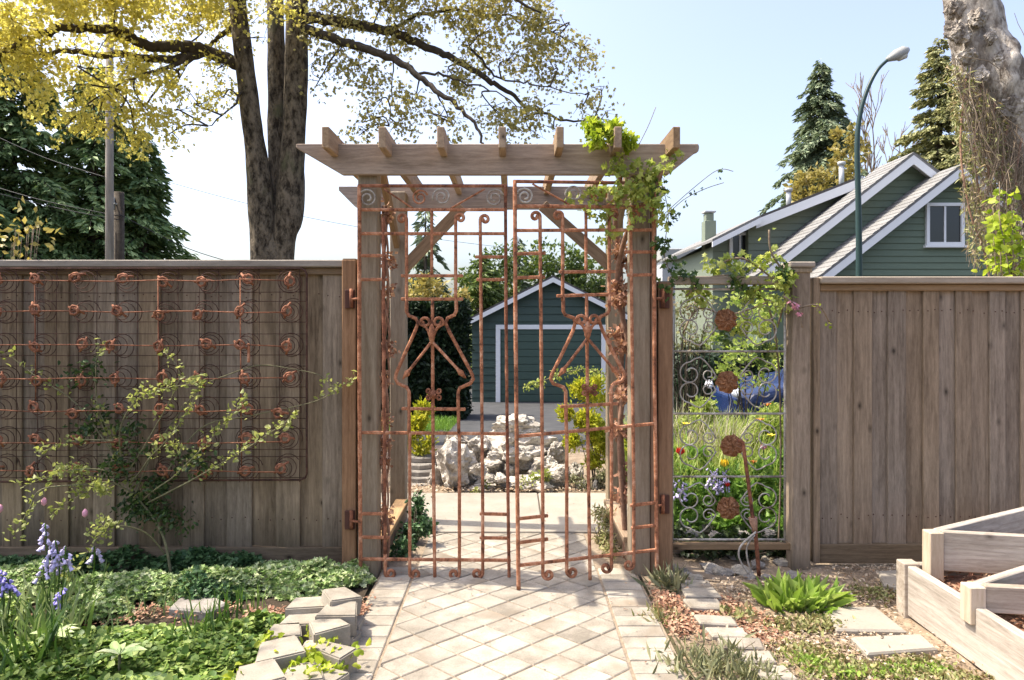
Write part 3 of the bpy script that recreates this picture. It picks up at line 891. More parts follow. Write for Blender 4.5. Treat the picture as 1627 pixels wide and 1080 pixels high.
# ------------------------------------------------------------------ iron scroll panel right of the arbor
panel = thing('iron_scroll_panel', 'old iron trellis panel with pale scrolls and four round rusty rosettes', 'trellis', (1.3, 4.14, 0))
PY = 4.14
px0, px1 = 1066, 1249
box('top_rail', X(1063, PY), X(1257, PY), PY - .045, PY + .045, Z(452, PY), Z(439, PY), MATS['cap_wood'], panel)
box('bottom_rail', X(1066, PY), X(1257, PY), PY - .02, PY + .02, Z(872, PY), Z(862, PY), MATS['rail_wood'], panel)
Pp = lambda x, y, off=0.0: P(x, y, PY) + Vector((0, off, 0))
for x in (px0 + 2, px1 - 2):
    MB().tube([Pp(x, 455), Pp(x, 862)], .0075, 6).build('side_bar', MATS['pale_iron'], panel)
for y in (459, 558, 657, 757, 857):
    MB().tube([Pp(px0, y), Pp(px1, y)], .0072, 6).build('cross_bar', MATS['pale_iron'], panel)
for k, (cx, cy) in enumerate(((1151, 508), (1153, 606), (1160, 707), (1155, 805))):
    yt = (459, 558, 657, 757)[k] + 4; yb = yt + 91; cm = (yt + yb) / 2
    for d in (-1, 1):
        xe = px0 + 4 if d < 0 else px1 - 4
        for e in (-1, 1):
            ye = yt if e < 0 else yb
            m = MB()
            # S scroll: from the rosette curling out, a big loop near the edge
            cbig = (1157 + d * 60, cm + e * 14)
            csm = (1157 + d * 31, cm + e * 12)
            pts = spiral(cbig, 19, 7, R(-90) if e < 0 else R(90), 1.15, -d * e)[::-1] + [(1157 + d * 45, cm + e * 40)] + [(1157 + d * 30, cm + e * 26), (1157 + d * 19, cm + e * 10)]
            m.tube(smooth_path([Pp(*p) for p in pts], 2), .0044, 6)
            m.tube([Pp(*p, .004) for p in spiral(csm, 11, 3.5, R(180) if d > 0 else 0, 1.3, d * e)], .004, 6)
            m.build('scroll', MATS['pale_iron'], panel)
    # rosette: domed disc with ragged petals
    bm = bmesh.new()
    c = Pp(cx, cy, -.025)
    ring_prev = None
    rr_ = random.Random(k + 20)
    N = 28; rad = .068
    rings = []
    for j in range(6):
        t = j / 5
        rg = []
        for q in range(N):
            a = 2 * math.pi * q / N
            wv = 1 + (.045 * math.sin(7 * a + j) + rr_.uniform(-.05, .05)) * t
            rg.append(bm.verts.new((rad * t * wv * math.cos(a) + 1e-4 * q, -.03 * (1 - t * t) - .012 * math.sin(9 * a + j * 1.2) * t + rr_.uniform(-.004, .004), rad * t * wv * math.sin(a))))
        rings.append(rg)
    for j in range(5):
        for q in range(N):
            bm.faces.new((rings[j][q], rings[j][(q + 1) % N], rings[j + 1][(q + 1) % N], rings[j + 1][q]))
    bmesh.ops.solidify(bm, geom=list(bm.faces), thickness=.004)
    me = bpy.data.meshes.new('rosette'); bm.to_mesh(me); bm.free(); me.materials.append(MATS['rust_disc'])
    put(bpy.data.objects.new('rosette', me), panel, c)
pipe = thing('rusty_pipe', 'bent rusty pipe stake leaning in front of the iron scroll panel', 'pipe', G(1204, 905))
PZ = 3.98
pp = smooth_path([P(1172, 700, PZ), P(1180, 703, PZ), P(1184, 730, PZ), P(1190, 775, PZ), P(1195, 815, PZ), P(1198, 830, PZ), P(1202, 865, PZ), P(1206, 915, PZ)], 4)
MB().tube(pp, [.011] * (len(pp) - 12) + [.012] * 12, 8).build('shaft', MATS['rust_dark'], pipe)
MB().tube([P(1196, 822, PZ), P(1198, 834, PZ), P(1200, 846, PZ)], [.027, .02, .013], 10).build('collar', MATS['dry_vine'], pipe)
MB().tube(smooth_path([P(1201, 845, PZ - .02), P(1178, 866, PZ - .03), P(1174, 885, PZ - .03), P(1185, 905, PZ - .03), P(1196, 918, PZ - .02)], 4), .006, 6).build('wire_loop', MATS['pale_iron'], pipe)
MB().tube(smooth_path([P(1199, 850, PZ - .02), P(1187, 868, PZ - .03), P(1188, 890, PZ - .03), P(1196, 914, PZ - .02)], 4), .005, 6).build('wire_loop', MATS['pale_iron'], pipe)

# ------------------------------------------------------------------ raised timber bed
bed = thing('raised_bed', 'tiered raised garden bed of pale sun bleached planks', 'raised bed', (2.5, 3.2, 0))
BW = MATS['bed_wood']
beam('side_plank', (2.025, 3.47, .135), (2.025, 1.3, .135), .045, .25, BW, bed)
beam('back_plank', (2.05, 3.50, .135), (2.98, 3.50, .135), .045, .25, BW, bed)
box('corner_post', 1.985, 2.065, 3.455, 3.53, -.01, .272, BW, bed)
wood('bed_post_wood', (.60, .51, .41), (.36, .28, .20), 'z', rnd=.08, grain=18)
def tier(cx, cy, z0, z1, La, Lb, aa, ab):
    box('corner_post', cx - .035, cx + .035, cy - .035, cy + .035, z0 - .05, z1 - .004, MATS['bed_post_wood'], bed)
    da = Vector((math.cos(R(aa)), math.sin(R(aa)), 0)); db = Vector((math.cos(R(ab)), math.sin(R(ab)), 0))
    zc = (z0 + z1) / 2
    a0 = Vector((cx, cy, zc)) + da * .035 ; b0 = Vector((cx, cy, zc)) + db * .038
    beam('tier_plank', a0, a0 + da * La, .042, z1 - z0, BW, bed)
    beam('tier_plank', b0, b0 + db * Lb, .042, z1 - z0, BW, bed)
tier(2.105, 3.415, .26, .455, 1.1, 1.1, 28, -11)
tier(2.015, 2.985, .235, .352, 1.1, 1.1, 28, -8)
bed_soil = strip_sheet('bed_soil', list(np.linspace(2.05, 3.6, 24)), list(np.linspace(1.35, 3.47, 30)), MATS['mulch'], .20, zf=lambda y: 0.0, wob=.05)
# ------------------------------------------------------------------ buildings behind
def siding(parent, poly, y, pitch, mat, z_start):
    """lap boards: the convex wall outline poly (x, z) cut into rows"""
    zs = [p[1] for p in poly]
    z = z_start
    while z < max(zs):
        c = clip_poly(clip_poly(poly, 1, z + .004, True), 1, z + pitch - .001, False)
        if len(c) >= 3:
            n = len(c)
            V = []
            for x, zz in c:
                t = (zz - z) / pitch
                V.append((x, y - .034 + .026 * t, zz))
            for x, zz in c: V.append((x, y, zz))
            Fc = [tuple(range(n)), tuple(range(2 * n - 1, n - 1, -1))] + [(i, n + i, n + (i + 1) % n, (i + 1) % n) for i in range(n)]
            cx = sum(p[0] for p in c) / n
            l = Vector((cx, y, z))
            o = mesh_obj('siding_board', [Vector(v) - l for v in V], Fc, MATS[mat], parent, False, l)
            bm = bmesh.new(); bm.from_mesh(o.data); bmesh.ops.recalc_face_normals(bm, faces=bm.faces); bm.to_mesh(o.data); bm.free()
        z += pitch

def gable_roof(parent, px_, pz, sl, xl, xr, y0, y1, over=.35, th=.07, fascia=.2, roofmat='roof_shingle'):
    for d, xe in ((-1, xl), (1, xr)):
        ze = pz - sl * abs(xe - px_)
        r = prism_xz('roof_slope', [(px_, pz), (xe, ze), (xe, ze + th), (px_, pz + th)], y0 - over, y1, MATS[roofmat], parent)
        nc = max(3, int(math.hypot(xe - px_, ze - pz) / .22)) if roofmat == 'roof_shingle' else 0
        for i_ in range(nc):
            xa_, xb_ = px_ + (xe - px_) * i_ / nc, px_ + (xe - px_) * (i_ + 1) / nc
            za_, zb_ = pz - sl * abs(xa_ - px_) + th, pz - sl * abs(xb_ - px_) + th
            prism_xz('shingle_course', [(xa_, za_ + .002), (xb_, zb_ + .002), (xb_, zb_ + .032), (xa_, za_ + .008)], y0 - over - .01 - .006 * (i_ % 2), y1, MATS[roofmat], r)
        prism_xz('bargeboard', [(px_, pz - .004), (xe, ze - .004), (xe, ze - fascia), (px_, pz - fascia)], y0 - over, y0 - over + .04, MATS['white_paint'], r)
        prism_xz('soffit', [(px_, pz - .006), (xe, ze - .006), (xe, ze - .04), (px_, pz - .04)], y0 - over + .042, y0 + .05, MATS['white_paint'], r)

def window(parent, x0, x1, z0, z1, y, panes=2, t=.085):
    w = box('window', x0, x1, y - .02, y + .03, z0, z1, MATS['dark_glass'], parent, 0)
    for a, b, c, d in ((x0 - t, x0, z0 - t, z1 + t), (x1, x1 + t, z0 - t, z1 + t), (x0, x1, z1, z1 + t), (x0, x1, z0 - t, z0)):
        box('casing', a + .001, b - .001, y - .075, y + .02, c, d, MATS['white_paint'], w, .004)
    box('sill', x0 - t - .05, x1 + t + .05, y - .11, y + .02, z0 - t - .06, z0 - t - .002, MATS['white_paint'], w, .004)
    for i in range(1, panes):
        xm = x0 + (x1 - x0) * i / panes
        box('mullion', xm - .025, xm + .025, y - .05, y + .01, z0, z1, MATS['white_paint'], w, .003)
    return w

# garage
garage = thing('garage', 'small dark green gabled garage with white door trim beyond the gate', 'garage', (1.07, 18, -.63))
GY = 18.0
gp, gzp, gs = X(878, GY), Z(441, GY), .505
gx0, gx1 = X(750, GY), gp + (gp - X(750, GY))
gzb = -.63
wpoly = [(gx0, gzb), (gx1, gzb), (gx1, gzp - gs * (gx1 - gp) - .05), (gp, gzp - .05), (gx0, gzp - gs * (gp - gx0) - .05)]
prism_xz('wall', [(a, b - .02 if b > 0 else b) for a, b in wpoly], GY + .001, GY + 5, MATS['garage_green'], garage)
dx0, dx1, dzt = X(795, GY), X(955, GY), Z(523, GY)
gwall = [(gx0, dzt), (gx1, dzt), (gx1, wpoly[2][1]), wpoly[3], (gx0, wpoly[4][1])]
siding(garage, gwall, GY, .2, 'garage_green', dzt)
siding(garage, [(gx0, gzb), (dx0, gzb), (dx0, dzt), (gx0, dzt)], GY, .2, 'garage_green', dzt - 11 * .2)
siding(garage, [(dx1, gzb), (gx1, gzb), (gx1, dzt), (dx1, dzt)], GY, .2, 'garage_green', dzt - 11 * .2)
gable_roof(garage, gp, gzp, gs, X(738, GY), gp + gp - X(738, GY), GY, GY + 5.2, .25, .05, .13, 'dark_roof')
door = box('garage_door', dx0, dx1, GY + .002, GY + .05, gzb, dzt, MATS['garage_door_green'], garage, 0)
z = gzb
while z < dzt - .05:
    box('panel', dx0 + .01, dx1 - .01, GY - .02, GY + .0, z + .006, min(z + .19, dzt - .004), MATS['garage_door_green'], door, .006); z += .198
for a, b, c, d in ((dx0 - .12, dx0, gzb, dzt), (dx1, dx1 + .12, gzb, dzt), (dx0 - .12, dx1 + .12, dzt + .001, dzt + .12)):
    box('door_trim', a, b, GY - .06, GY - .002, c, d, MATS['white_paint'], garage, .004)

# house with two gables
house = thing('house', 'green clapboard house with stepped white trimmed gables and pale shingle roofs', 'house', (11.6, 20, -.63))
HYd = 18.0
hx, hz, hs = X(1513, HYd), Z(270, HYd), .785
xl, xr = 7.7, hx + (hx - 7.7)
pw = [(8.3, 1.0), (xr - .6, 1.0), (xr - .6, hz - hs * (xr - .6 - hx) - .06), (hx, hz - .06), (8.3, hz - hs * (hx - 8.3) - .06)]
prism_xz('wall', [(a, b - .02 if b > 1 else -.63) for a, b in pw], HYd + .001, HYd + 8, MATS['house_green'], house)
siding(house, pw, HYd, .17, 'house_green', 1.0)
gable_roof(house, hx, hz, hs, xl, xr, HYd, HYd + 1.0, .4, .07, .23)
window(house, X(1474, HYd), X(1524, HYd), Z(385, HYd), Z(328, HYd), HYd - .03)
H2 = 19.0
h2x, h2z = X(1437, H2), Z(252, H2)
xl2, xr2 = 6.4, h2x + 4.1
pw2 = [(7.0, 2.0), (xr2 - .3, 2.0), (xr2 - .3, h2z - .78 * (xr2 - .3 - h2x) - .06), (h2x, h2z - .06), (7.0, h2z - .78 * (h2x - 7.0) - .06)]
prism_xz('wall', [(a, b - .02 if b > 2 else -.63) for a, b in pw2], H2 + .001, H2 + 7, MATS['house_green'], house)
siding(house, pw2, H2, .19, 'house_green', 2.0)
gable_roof(house, h2x, h2z, .78, xl2, xr2, H2, H2 + 1.3, .45, .07, .25)
H3 = 20.3
a3, b3, c3 = (X(1352, H3), Z(289, H3)), (X(1192, H3), Z(352, H3)), (X(1118, H3), Z(389, H3))
prism_xz('wall', [(7.02, -.63), (a3[0], -.63), (a3[0], a3[1] - .1), (7.02, b3[1] - .05)], H3 + .001, H3 + 5, MATS['house_green_light'], house)
siding(house, [(7.02, 2.2), (a3[0], 2.2), (a3[0], a3[1] - .1), (7.02, b3[1] - .05)], H3, .2, 'house_green_light', 2.2)
prism_xz('roof_slope', [a3, b3, (b3[0], b3[1] + .07), (a3[0], a3[1] + .07)], H3 - .5, H3 + 6, MATS['dark_roof'], house)
prism_xz('bargeboard', [(a3[0], a3[1] - .004), (b3[0], b3[1] - .004), (b3[0], b3[1] - .27), (a3[0], a3[1] - .27)], H3 - .5, H3 - .45, MATS['white_paint'], house)
prism_xz('roof_slope', [b3, c3, (c3[0], c3[1] + .07), (b3[0], b3[1] + .07)], H3 - .9, H3 + 6, MATS['roof_shingle'], house)
prism_xz('bargeboard', [(b3[0], b3[1] - .004), (c3[0], c3[1] - .004), (c3[0], c3[1] - .16), (b3[0], b3[1] - .16)], H3 - .9, H3 - .85, MATS['white_paint'], house)
prism_xz('wall', [(c3[0] + .35, -.63), (7.018, -.63), (7.018, b3[1] - .2), (c3[0] + .35, c3[1] - .02)], H3 + .3, H3 + 5, MATS['house_green_light'], house)
siding(house, [(c3[0] + .35, 2.2), (7.018, 2.2), (7.018, b3[1] - .2), (c3[0] + .35, c3[1] - .02)], H3 + .3, .2, 'house_green_light', 2.2)
window(house, X(1168, H3), X(1192, H3), Z(412, H3), Z(372, H3), H3 + .27, 2, .1)
ch = box('chimney', X(1120, 21.5), X(1138, 21.5), 21.5, 21.9, 3.4, Z(350, 21.5), MATS['house_green_light'], house, .01)
box('chimney_pot', X(1122.5, 21.5), X(1135, 21.5), 21.55, 21.86, Z(350, 21.5), Z(338, 21.5), MATS['house_green_light'], ch, .01)
box('chimney_cap', X(1120, 21.5), X(1138, 21.5), 21.5, 21.9, Z(337, 21.5), Z(334, 21.5), MATS['grey_paint'], ch, .01)
for px, yt, yb, d in ((1253, 304, 332, 21.2), (1337, 262, 302, 21.2)):
    m = MB().tube([P(px, yb, d), P(px, yt, d)], .075, 10); m.tube([P(px, yt, d), P(px, yt - 5, d)], .115, 10)
    m.build('vent_pipe', MATS['grey_paint'], house)

shed = thing('far_building', 'low pale building with grey flat roof showing beside the arbor', 'building', (8, 32, -.6))
box('wall', X(1052, 32), X(1125, 32), 32, 37, -.63, Z(413, 32), MATS['grey_paint'], shed, .02)
box('roof', X(1048, 32), X(1128, 32), 31.6, 37.4, Z(413, 32) + .002, Z(396, 32), MATS['lamp_grey'], shed, .03)
w_ = window(shed, X(1078, 32), X(1100, 32), Z(440, 32), Z(425, 32), 31.99, 2, .1)

# ------------------------------------------------------------------ street lamp, poles, wires
lamp = thing('street_lamp', 'tall dark green street lamp with curved neck in front of the green house', 'street lamp', (X(1365, 14), 14, gz(14)))
LY = 14.0
lp = smooth_path([(X(1365, LY), LY, gz(14)), P(1365, 435, LY), P(1364, 330, LY), P(1362, 230, LY), P(1367, 180, LY), P(1379, 140, LY), P(1395, 110, LY), P(1414, 92, LY)], 6)
MB().tube(lp, [.068 - .036 * i / (len(lp) - 1) for i in range(len(lp))], 12).build('pole', MATS['lamp_green'], lamp)
MB().tube([lp[0], lp[0] + Vector((0, 0, .35)), lp[0] + Vector((0, 0, .4))], [.14, .14, .09], 12).build('base', MATS['lamp_green'], lamp)
hd = (P(1443, 78, LY) - P(1409, 95, LY))
a = P(1409, 95, LY)
MB().tube([a, a + hd * .2, a + hd * .45, a + hd * .8, a + hd], [.045, .075, .115, .11, .05], 12).build('lamp_head', MATS['lamp_grey'], lamp)
up = Vector((0, 0, 1)); dn = (up - hd.normalized() * up.dot(hd.normalized())).normalized() * -1
b = a + hd * .62 + dn * .05
mb = MB(); mb.tube([b - hd * .26, b - hd * .14 + dn * .02, b + hd * .14 + dn * .025, b + hd * .27], [.03, .075, .08, .03], 10)
mb.build('lens', MATS['lamp_lens'], lamp)

def util_pole(name, label, px, pyt, Yd, r, mat, arm=False):
    t = thing(name, label, 'utility pole', (X(px, Yd), Yd, gz(Yd)))
    top = P(px, pyt, Yd)
    MB().tube([(top.x, Yd, gz(Yd)), (top.x, Yd, (top.z + gz(Yd)) / 2), top], [r * 1.15, r * 1.07, r], 10).build('shaft', MATS[mat], t)
    m = MB().tube([top + Vector((0, 0, -.25)), top + Vector((0, -r * 1.6, -.25))], .02, 6)
    m.tube([top + Vector((-.05, -r * 1.2, -.35)), top + Vector((-.05, -r * 1.2, -.12))], .035, 8)
    m.build('bracket', MATS['lamp_grey'], t)
    if arm:
        MB().box(top.x - .1, top.x + .75, Yd - .06, Yd + .06, top.z - 1.4, top.z - 1.3).build('cross_arm', MATS[mat], t, False)
    return t
util_pole('utility_pole', 'tall slim pale utility pole rising into the yellow foliage behind the left fence', 174, -60, 13.0, .068, 'pole_wood')
util_pole('utility_pole', 'short dark stub of a utility pole behind the left fence', 189, 305, 13.3, .095, 'limb_bark')
util_pole('utility_pole', 'white utility pole with a short arm half hidden by the brown vines', 1545, 200, 27, .12, 'white_paint', True)
def wire(label, pts, r=.008):
    pp = [P(*p) for p in pts]
    m = MB(); m.tube(smooth_path(pp, 6), r, 5)
    tag(m.build('utility_wire', MATS['wire_black']), label, 'wire')
wire('upper overhead wire crossing in front of the dark evergreens', [(-30, 205, 13), (70, 250, 13), (173, 283, 12.95)])
wire('overhead wire from the pole stub down past the maple trunk', [(189, 340, 13.2), (300, 395, 14), (400, 425, 15)])
wire('middle overhead wire reaching the pole stub from the left', [(-30, 290, 13), (75, 320, 13), (189, 343, 13.2)])
wire('lowest overhead wire reaching the pole stub from the left', [(-30, 300, 13), (90, 330, 13), (189, 349, 13.2)])
wire('faint overhead wire crossing the pale sky left of the arbor', [(150, 255, 25), (420, 330, 27), (640, 372, 29), (860, 400, 32)], .009)

# ------------------------------------------------------------------ parked car
car = thing('parked_car', 'blue car parked behind the flower bed, seen through the iron scroll panel', 'car', (5.0, 9.3, gz(9.3)))
c0 = Vector((3.06, 9.1, gz(9.6)))
prof = [(0, .28), (.02, .55), (.12, .66), (.6, .76), (1.15, .86), (1.75, 1.32), (2.15, 1.43), (3.0, 1.42), (3.6, 1.15), (4.15, .98), (4.25, .6), (4.2, .28)]
def car_loft(name, prof, widths, mat, parent, y0=0.0):
    V, Fc = [], []
    secs = [(-.5, .86), (-.47, .965), (-.3, 1.0), (0, 1.01), (.3, 1.0), (.47, .965), (.5, .86)]
    n = len(prof)
    for s_, k in secs:
        for (x, z) in prof:
            w = widths(z)
            V.append(c0 + Vector((x if .3 < x < 4 else (x * k + (1 - k) * 2.1), .85 + s_ * w, .28 + (z - .28) * k)))
    for j in range(len(secs) - 1):
        for i in range(n):
            Fc.append((j * n + i, j * n + (i + 1) % n, (j + 1) * n + (i + 1) % n, (j + 1) * n + i))
    Fc.append(tuple(range(n))[::-1]); Fc.append(tuple((len(secs) - 1) * n + i for i in range(n)))
    o = mesh_obj(name, V, Fc, MATS[mat], parent, False)
    bm = bmesh.new(); bm.from_mesh(o.data); bmesh.ops.recalc_face_normals(bm, faces=bm.faces)
    bm.to_mesh(o.data); bm.free()
    return o
cb = car_loft('body', prof, lambda z: 1.72 if z < .95 else 1.72 - (z - .95) * .7, 'car_blue', car)
md = cb.modifiers.new('bev', 'BEVEL'); md.width = .04; md.segments = 2; md.limit_method = 'ANGLE'; md.angle_limit = R(25)
for ys in (-.012, 1.70):
    mesh_obj('side_window', [c0 + Vector((x, .85 + (-.5 if ys < 0 else .5) * (1.72 - max(0, z - .95) * .7) * 1.012, z)) for x, z in ((1.35, .98), (1.85, 1.3), (3.0, 1.31), (3.45, 1.08))], [(0, 1, 2, 3)], MATS['dark_glass'], car)
mesh_obj('windscreen', [c0 + Vector((x - .015, .85 + s * w, z + .02)) for x, z, s, w in ((1.2, .93, -1, .74), (1.2, .93, 1, .74), (1.72, 1.3, 1, .6), (1.72, 1.3, -1, .6))], [(0, 1, 2, 3)], MATS['dark_glass'], car)
for x in (.75, 3.4):
    for yy in (.02, 1.68):
        w = MB().tube([c0 + Vector((x, yy - .09, .31)), c0 + Vector((x, yy - .07, .31)), c0 + Vector((x, yy + .07, .31)), c0 + Vector((x, yy + .09, .31))], [.27, .31, .31, .27], 20).build('wheel', MATS['tyre'], car)
        MB().tube([c0 + Vector((x, yy - .1, .31)), c0 + Vector((x, yy + .1, .31))], [.19, .19], 14).build('rim', MATS['alloy'], w)
for yy in (.2, 1.5):
    MB().tube([c0 + Vector((-.01, yy - .12, .62)), c0 + Vector((.0, yy, .64)), c0 + Vector((-.01, yy + .12, .62))], [.03, .07, .03], 8).build('headlight', MATS['headlamp'], car)

# ------------------------------------------------------------------ rockery behind the gate
rk = random.Random(8)
rockery = thing('rock_pile', 'pile of pale pitted rocks standing behind the iron gate', 'rocks', (0, 6.4, 0))
def rock(c, r, seed, name='rock', mat='white_rock', parent=None, rough=.32, flat=False):
    bm = bmesh.new(); bmesh.ops.create_icosphere(bm, subdivisions=4, radius=1.0)
    q = random.Random(seed)
    off = Vector((q.uniform(0, 50), q.uniform(0, 50), q.uniform(0, 50)))
    planes = [(Vector((q.gauss(0, 1), q.gauss(0, 1), q.gauss(0, .8))).normalized(), q.uniform(.5, .85)) for _ in range(14)]
    if flat: planes += [(Vector((q.uniform(-.15, .15), q.uniform(-.3, 0), 1)).normalized(), .45), (Vector((0, -1, .1)).normalized(), .6)]
    for v in bm.verts:
        p = v.co.copy()
        for nrm_, d in planes:
            k = p.dot(nrm_) - d
            if k > 0: p -= nrm_ * k * .97
        s = 1 + rough * .5 * noise.noise(p * 1.7 + off) + rough * .4 * noise.noise(p * 4.3 + off) + rough * .3 * noise.noise(p * 9 + off) + rough * .16 * noise.noise(p * 19 + off)
        v.co = Vector((p.x * r[0], p.y * r[1], p.z * r[2])) * s
    me = bpy.data.meshes.new(name); bm.to_mesh(me); bm.free(); me.materials.append(MATS[mat])
    o = put(bpy.data.objects.new(name, me), parent, c)
    o.rotation_euler = (0, 0, q.uniform(-.4, .4))
    return o
for i, (x0, x1, y0, y1, d, fl) in enumerate(((784, 860, 662, 694, 6.7, 0), (692, 752, 708, 784, 6.2, 0), (738, 782, 692, 736, 6.55, 0), (790, 865, 704, 741, 6.45, 0), (770, 806, 712, 760, 6.4, 0),
        (793, 868, 750, 788, 6.1, 1), (748, 800, 748, 776, 6.2, 1), (742, 790, 768, 787, 6.05, 1), (842, 888, 722, 766, 6.3, 0), (868, 906, 703, 738, 6.55, 0), (900, 928, 733, 772, 6.35, 0), (938, 957, 765, 789, 6.05, 0),
        (700, 742, 690, 720, 6.6, 0), (760, 800, 736, 770, 6.45, 0), (820, 870, 690, 716, 6.7, 0), (866, 900, 740, 778, 6.2, 0), (676, 704, 745, 784, 6.2, 0))):
    c = P((x0 + x1) / 2, (y0 + y1) / 2, d)
    rx, rz_ = (x1 - x0) / 2 / F * d * 1.17, (y1 - y0) / 2 / F * d * 1.22
    rock(c, (rx, (rx + rz_) * .55, rz_), 40 + i, 'rock', 'white_rock', rockery, .46, fl)
rock((.05, 6.75, .12), (.55, .35, .3), 90, 'rock', 'white_rock', rockery)
for i in range(26):      # smaller broken pieces filling the heap
    px_r = rk.uniform(690, 925); d_ = rk.uniform(6.0, 6.5)
    top = 770 - 75 * max(0, 1 - abs(px_r - 805) / 110)
    s_ = rk.uniform(.04, .10)
    rock(P(px_r, rk.uniform(top, 782), d_), (s_ * rk.uniform(.8, 1.5), s_, s_ * rk.uniform(.6, 1.0)), 600 + i, 'rock', 'white_rock', rockery, .42)
steps = thing('slate_stack', 'stacked dark slate steps beside the pale rock pile', 'stone steps', (-.8, 6.3, 0))
for i in range(6):
    y_ = 781 - i * 10.5
    yy = 6.12 + i * .07
    c = P(662 + i * 1.5, y_, yy)
    n = 8
    pts = [(c.x + .2 * math.cos(2 * math.pi * k / n) * rk.uniform(.8, 1.1), c.y + .16 * math.sin(2 * math.pi * k / n) * rk.uniform(.8, 1.1) + .1) for k in range(n)]
    flat_stone('slate', pts, c.z - .03, c.z + .012, MATS['slate'], steps, .008)

# ------------------------------------------------------------------ block edging of the left bed
edging = thing('block_edging', 'low double row of loose concrete blocks edging the left bed', 'edging', (-1.0, 3.3, 0))
def block(px, py, zt, w, d, h, rot, tilt=(0, 0)):
    c = G(px, py, zt)
    k = ('blk', w, d, h)
    if k not in _pm:
        bm = bmesh.new()
        lo = [(-w / 2, -d / 2), (w / 2, -d / 2), (w * .36, d / 2), (-w * .36, d / 2)]
        A = [bm.verts.new((x, y, -h)) for x, y in lo]; B = [bm.verts.new((x, y, 0)) for x, y in lo]
        bm.faces.new(A[::-1]); bm.faces.new(B)
        for i in range(4): bm.faces.new((A[i], A[(i + 1) % 4], B[(i + 1) % 4], B[i]))
        bmesh.ops.bevel(bm, geom=list(bm.edges), offset=.006, segments=2, affect='EDGES')
        me = bpy.data.meshes.new('block'); bm.to_mesh(me); bm.free(); me.materials.append(MATS['block_concrete'])
        _pm[k] = me
    o = put(bpy.data.objects.new('block', _pm[k]), edging, c)
    o.rotation_euler = (tilt[0], tilt[1], R(rot))
for b_ in ((541, 942, .175, .17, .15, .09, 40, (.05, .14)), (539, 966, .155, .19, .16, .10, 2), (488, 956, .13, .19, .13, .10, 8), (480, 982, .10, .20, .13, .10, 5),
           (520, 990, .14, .17, .14, .10, 35), (452, 1000, .10, .17, .14, .09, 10), (444, 1028, .135, .20, .17, .10, 22, (.02, -.06)), (500, 1026, .10, .13, .13, .09, 10),
           (530, 1030, .12, .11, .17, .12, 62), (410, 1068, .14, .19, .18, .10, 25, (0, -.05)), (482, 1066, .10, .17, .15, .10, 12), (512, 1072, .085, .15, .16, .085, 60),
           (545, 985, .06, .12, .18, .07, 88), (538, 1008, .055, .13, .17, .06, 80), (440, 1105, .12, .2, .17, .11, 20), (500, 1120, .09, .2, .17, .09, 50)):
    block(*b_)
# ------------------------------------------------------------------ trees
def tri_len(a, b): return (Vector(b) - Vector(a)).length

# maple behind the left fence
MY = 9.0
maple = thing('maple_tree', 'large multi stemmed maple with yellow spring leaves behind the left fence', 'tree', (X(433, MY), MY, gz(MY)))
rm = random.Random(21); ng = np.random.default_rng(21)
def trunk(name, pts, rads, mat, parent, n=16, rough=.06, k=5, seed=0):
    pp = smooth_path(pts, k)
    m = len(pts)
    rr = []
    for i in range(len(pp)):
        t = i / (len(pp) - 1) * (m - 1); a = int(min(t, m - 2)); f = t - a
        rr.append(rads[a] * (1 - f) + rads[a + 1] * f)
    mb = MB().tube(pp, rr, n)
    off = Vector((seed * 3.7, 1.3, 9.1))
    V = []
    for i, v in enumerate(mb.v):
        c = pp[min(i // n, len(pp) - 1)]
        d = v - c
        q = Vector((v.x * 5, v.y * 5, v.z * 1.6)) + off
        V.append(c + d * (1 + rough * 2.0 * noise.noise(q) + rough * noise.noise(q * 2.7)))
    mb.v = V
    return mb.build(name, MATS[mat], parent)
base = Vector((X(433, MY), MY, gz(MY)))
trunk('trunk', [base + Vector((0, 0, -.1)), base + Vector((0, 0, .5)), P(433, 425, MY), P(434, 380, MY + .03), P(436, 330, MY + .08), P(438, 290, MY + .12)], [.42, .33, .25, .22, .17, .06], 'bark', maple, 20, .07)
trunk('limb', [base + Vector((-.08, -.05, .2)), P(418, 408, MY - .1), P(416, 350, MY - .1), P(411, 280, MY - .1), P(404, 215, MY - .1), P(392, 130, MY - .1), P(382, 50, MY - .1), P(374, -30, MY - .1), P(362, -160, MY - .1), P(340, -330, MY - .3)], [.2, .155, .165, .15, .128, .118, .115, .11, .09, .04], 'bark', maple, 14, .06, 5, 1)
trunk('limb', [base + Vector((.0, .1, .2)), P(438, 400, MY + .1), P(441, 330, MY + .12), P(442, 250, MY + .12), P(440, 150, MY + .15), P(438, 40, MY + .2), P(436, -60, MY + .3), P(430, -250, MY + .6)], [.2, .17, .15, .13, .12, .11, .1, .05], 'bark', maple, 14, .06, 5, 2)
trunk('limb', [base + Vector((.1, -.02, .2)), P(449, 408, MY - .04), P(459, 345, MY - .02), P(463, 270, MY), P(468, 200, MY), P(471, 110, MY), P(472, 20, MY), P(476, -60, MY), P(490, -260, MY)], [.2, .15, .18, .165, .15, .145, .14, .13, .06], 'bark', maple, 14, .06, 5, 3)
limb_pts = []
def branch(pts, r0, r1, name='branch'):
    pp = smooth_path([P(*p) if len(p) == 3 and p[2] < 30 and not isinstance(p, Vector) else Vector(p) for p in pts], 5)
    n = len(pp)
    pp = [p + Vector((rm.gauss(0, .012), rm.gauss(0, .012), rm.gauss(0, .012))) if 0 < i < n - 1 else p for i, p in enumerate(pp)]
    MB().tube(pp, [r0 + (r1 - r0) * i / (n - 1) for i in range(n)], 8).build(name, MATS['limb_bark'], maple)
    limb_pts.extend(pp)
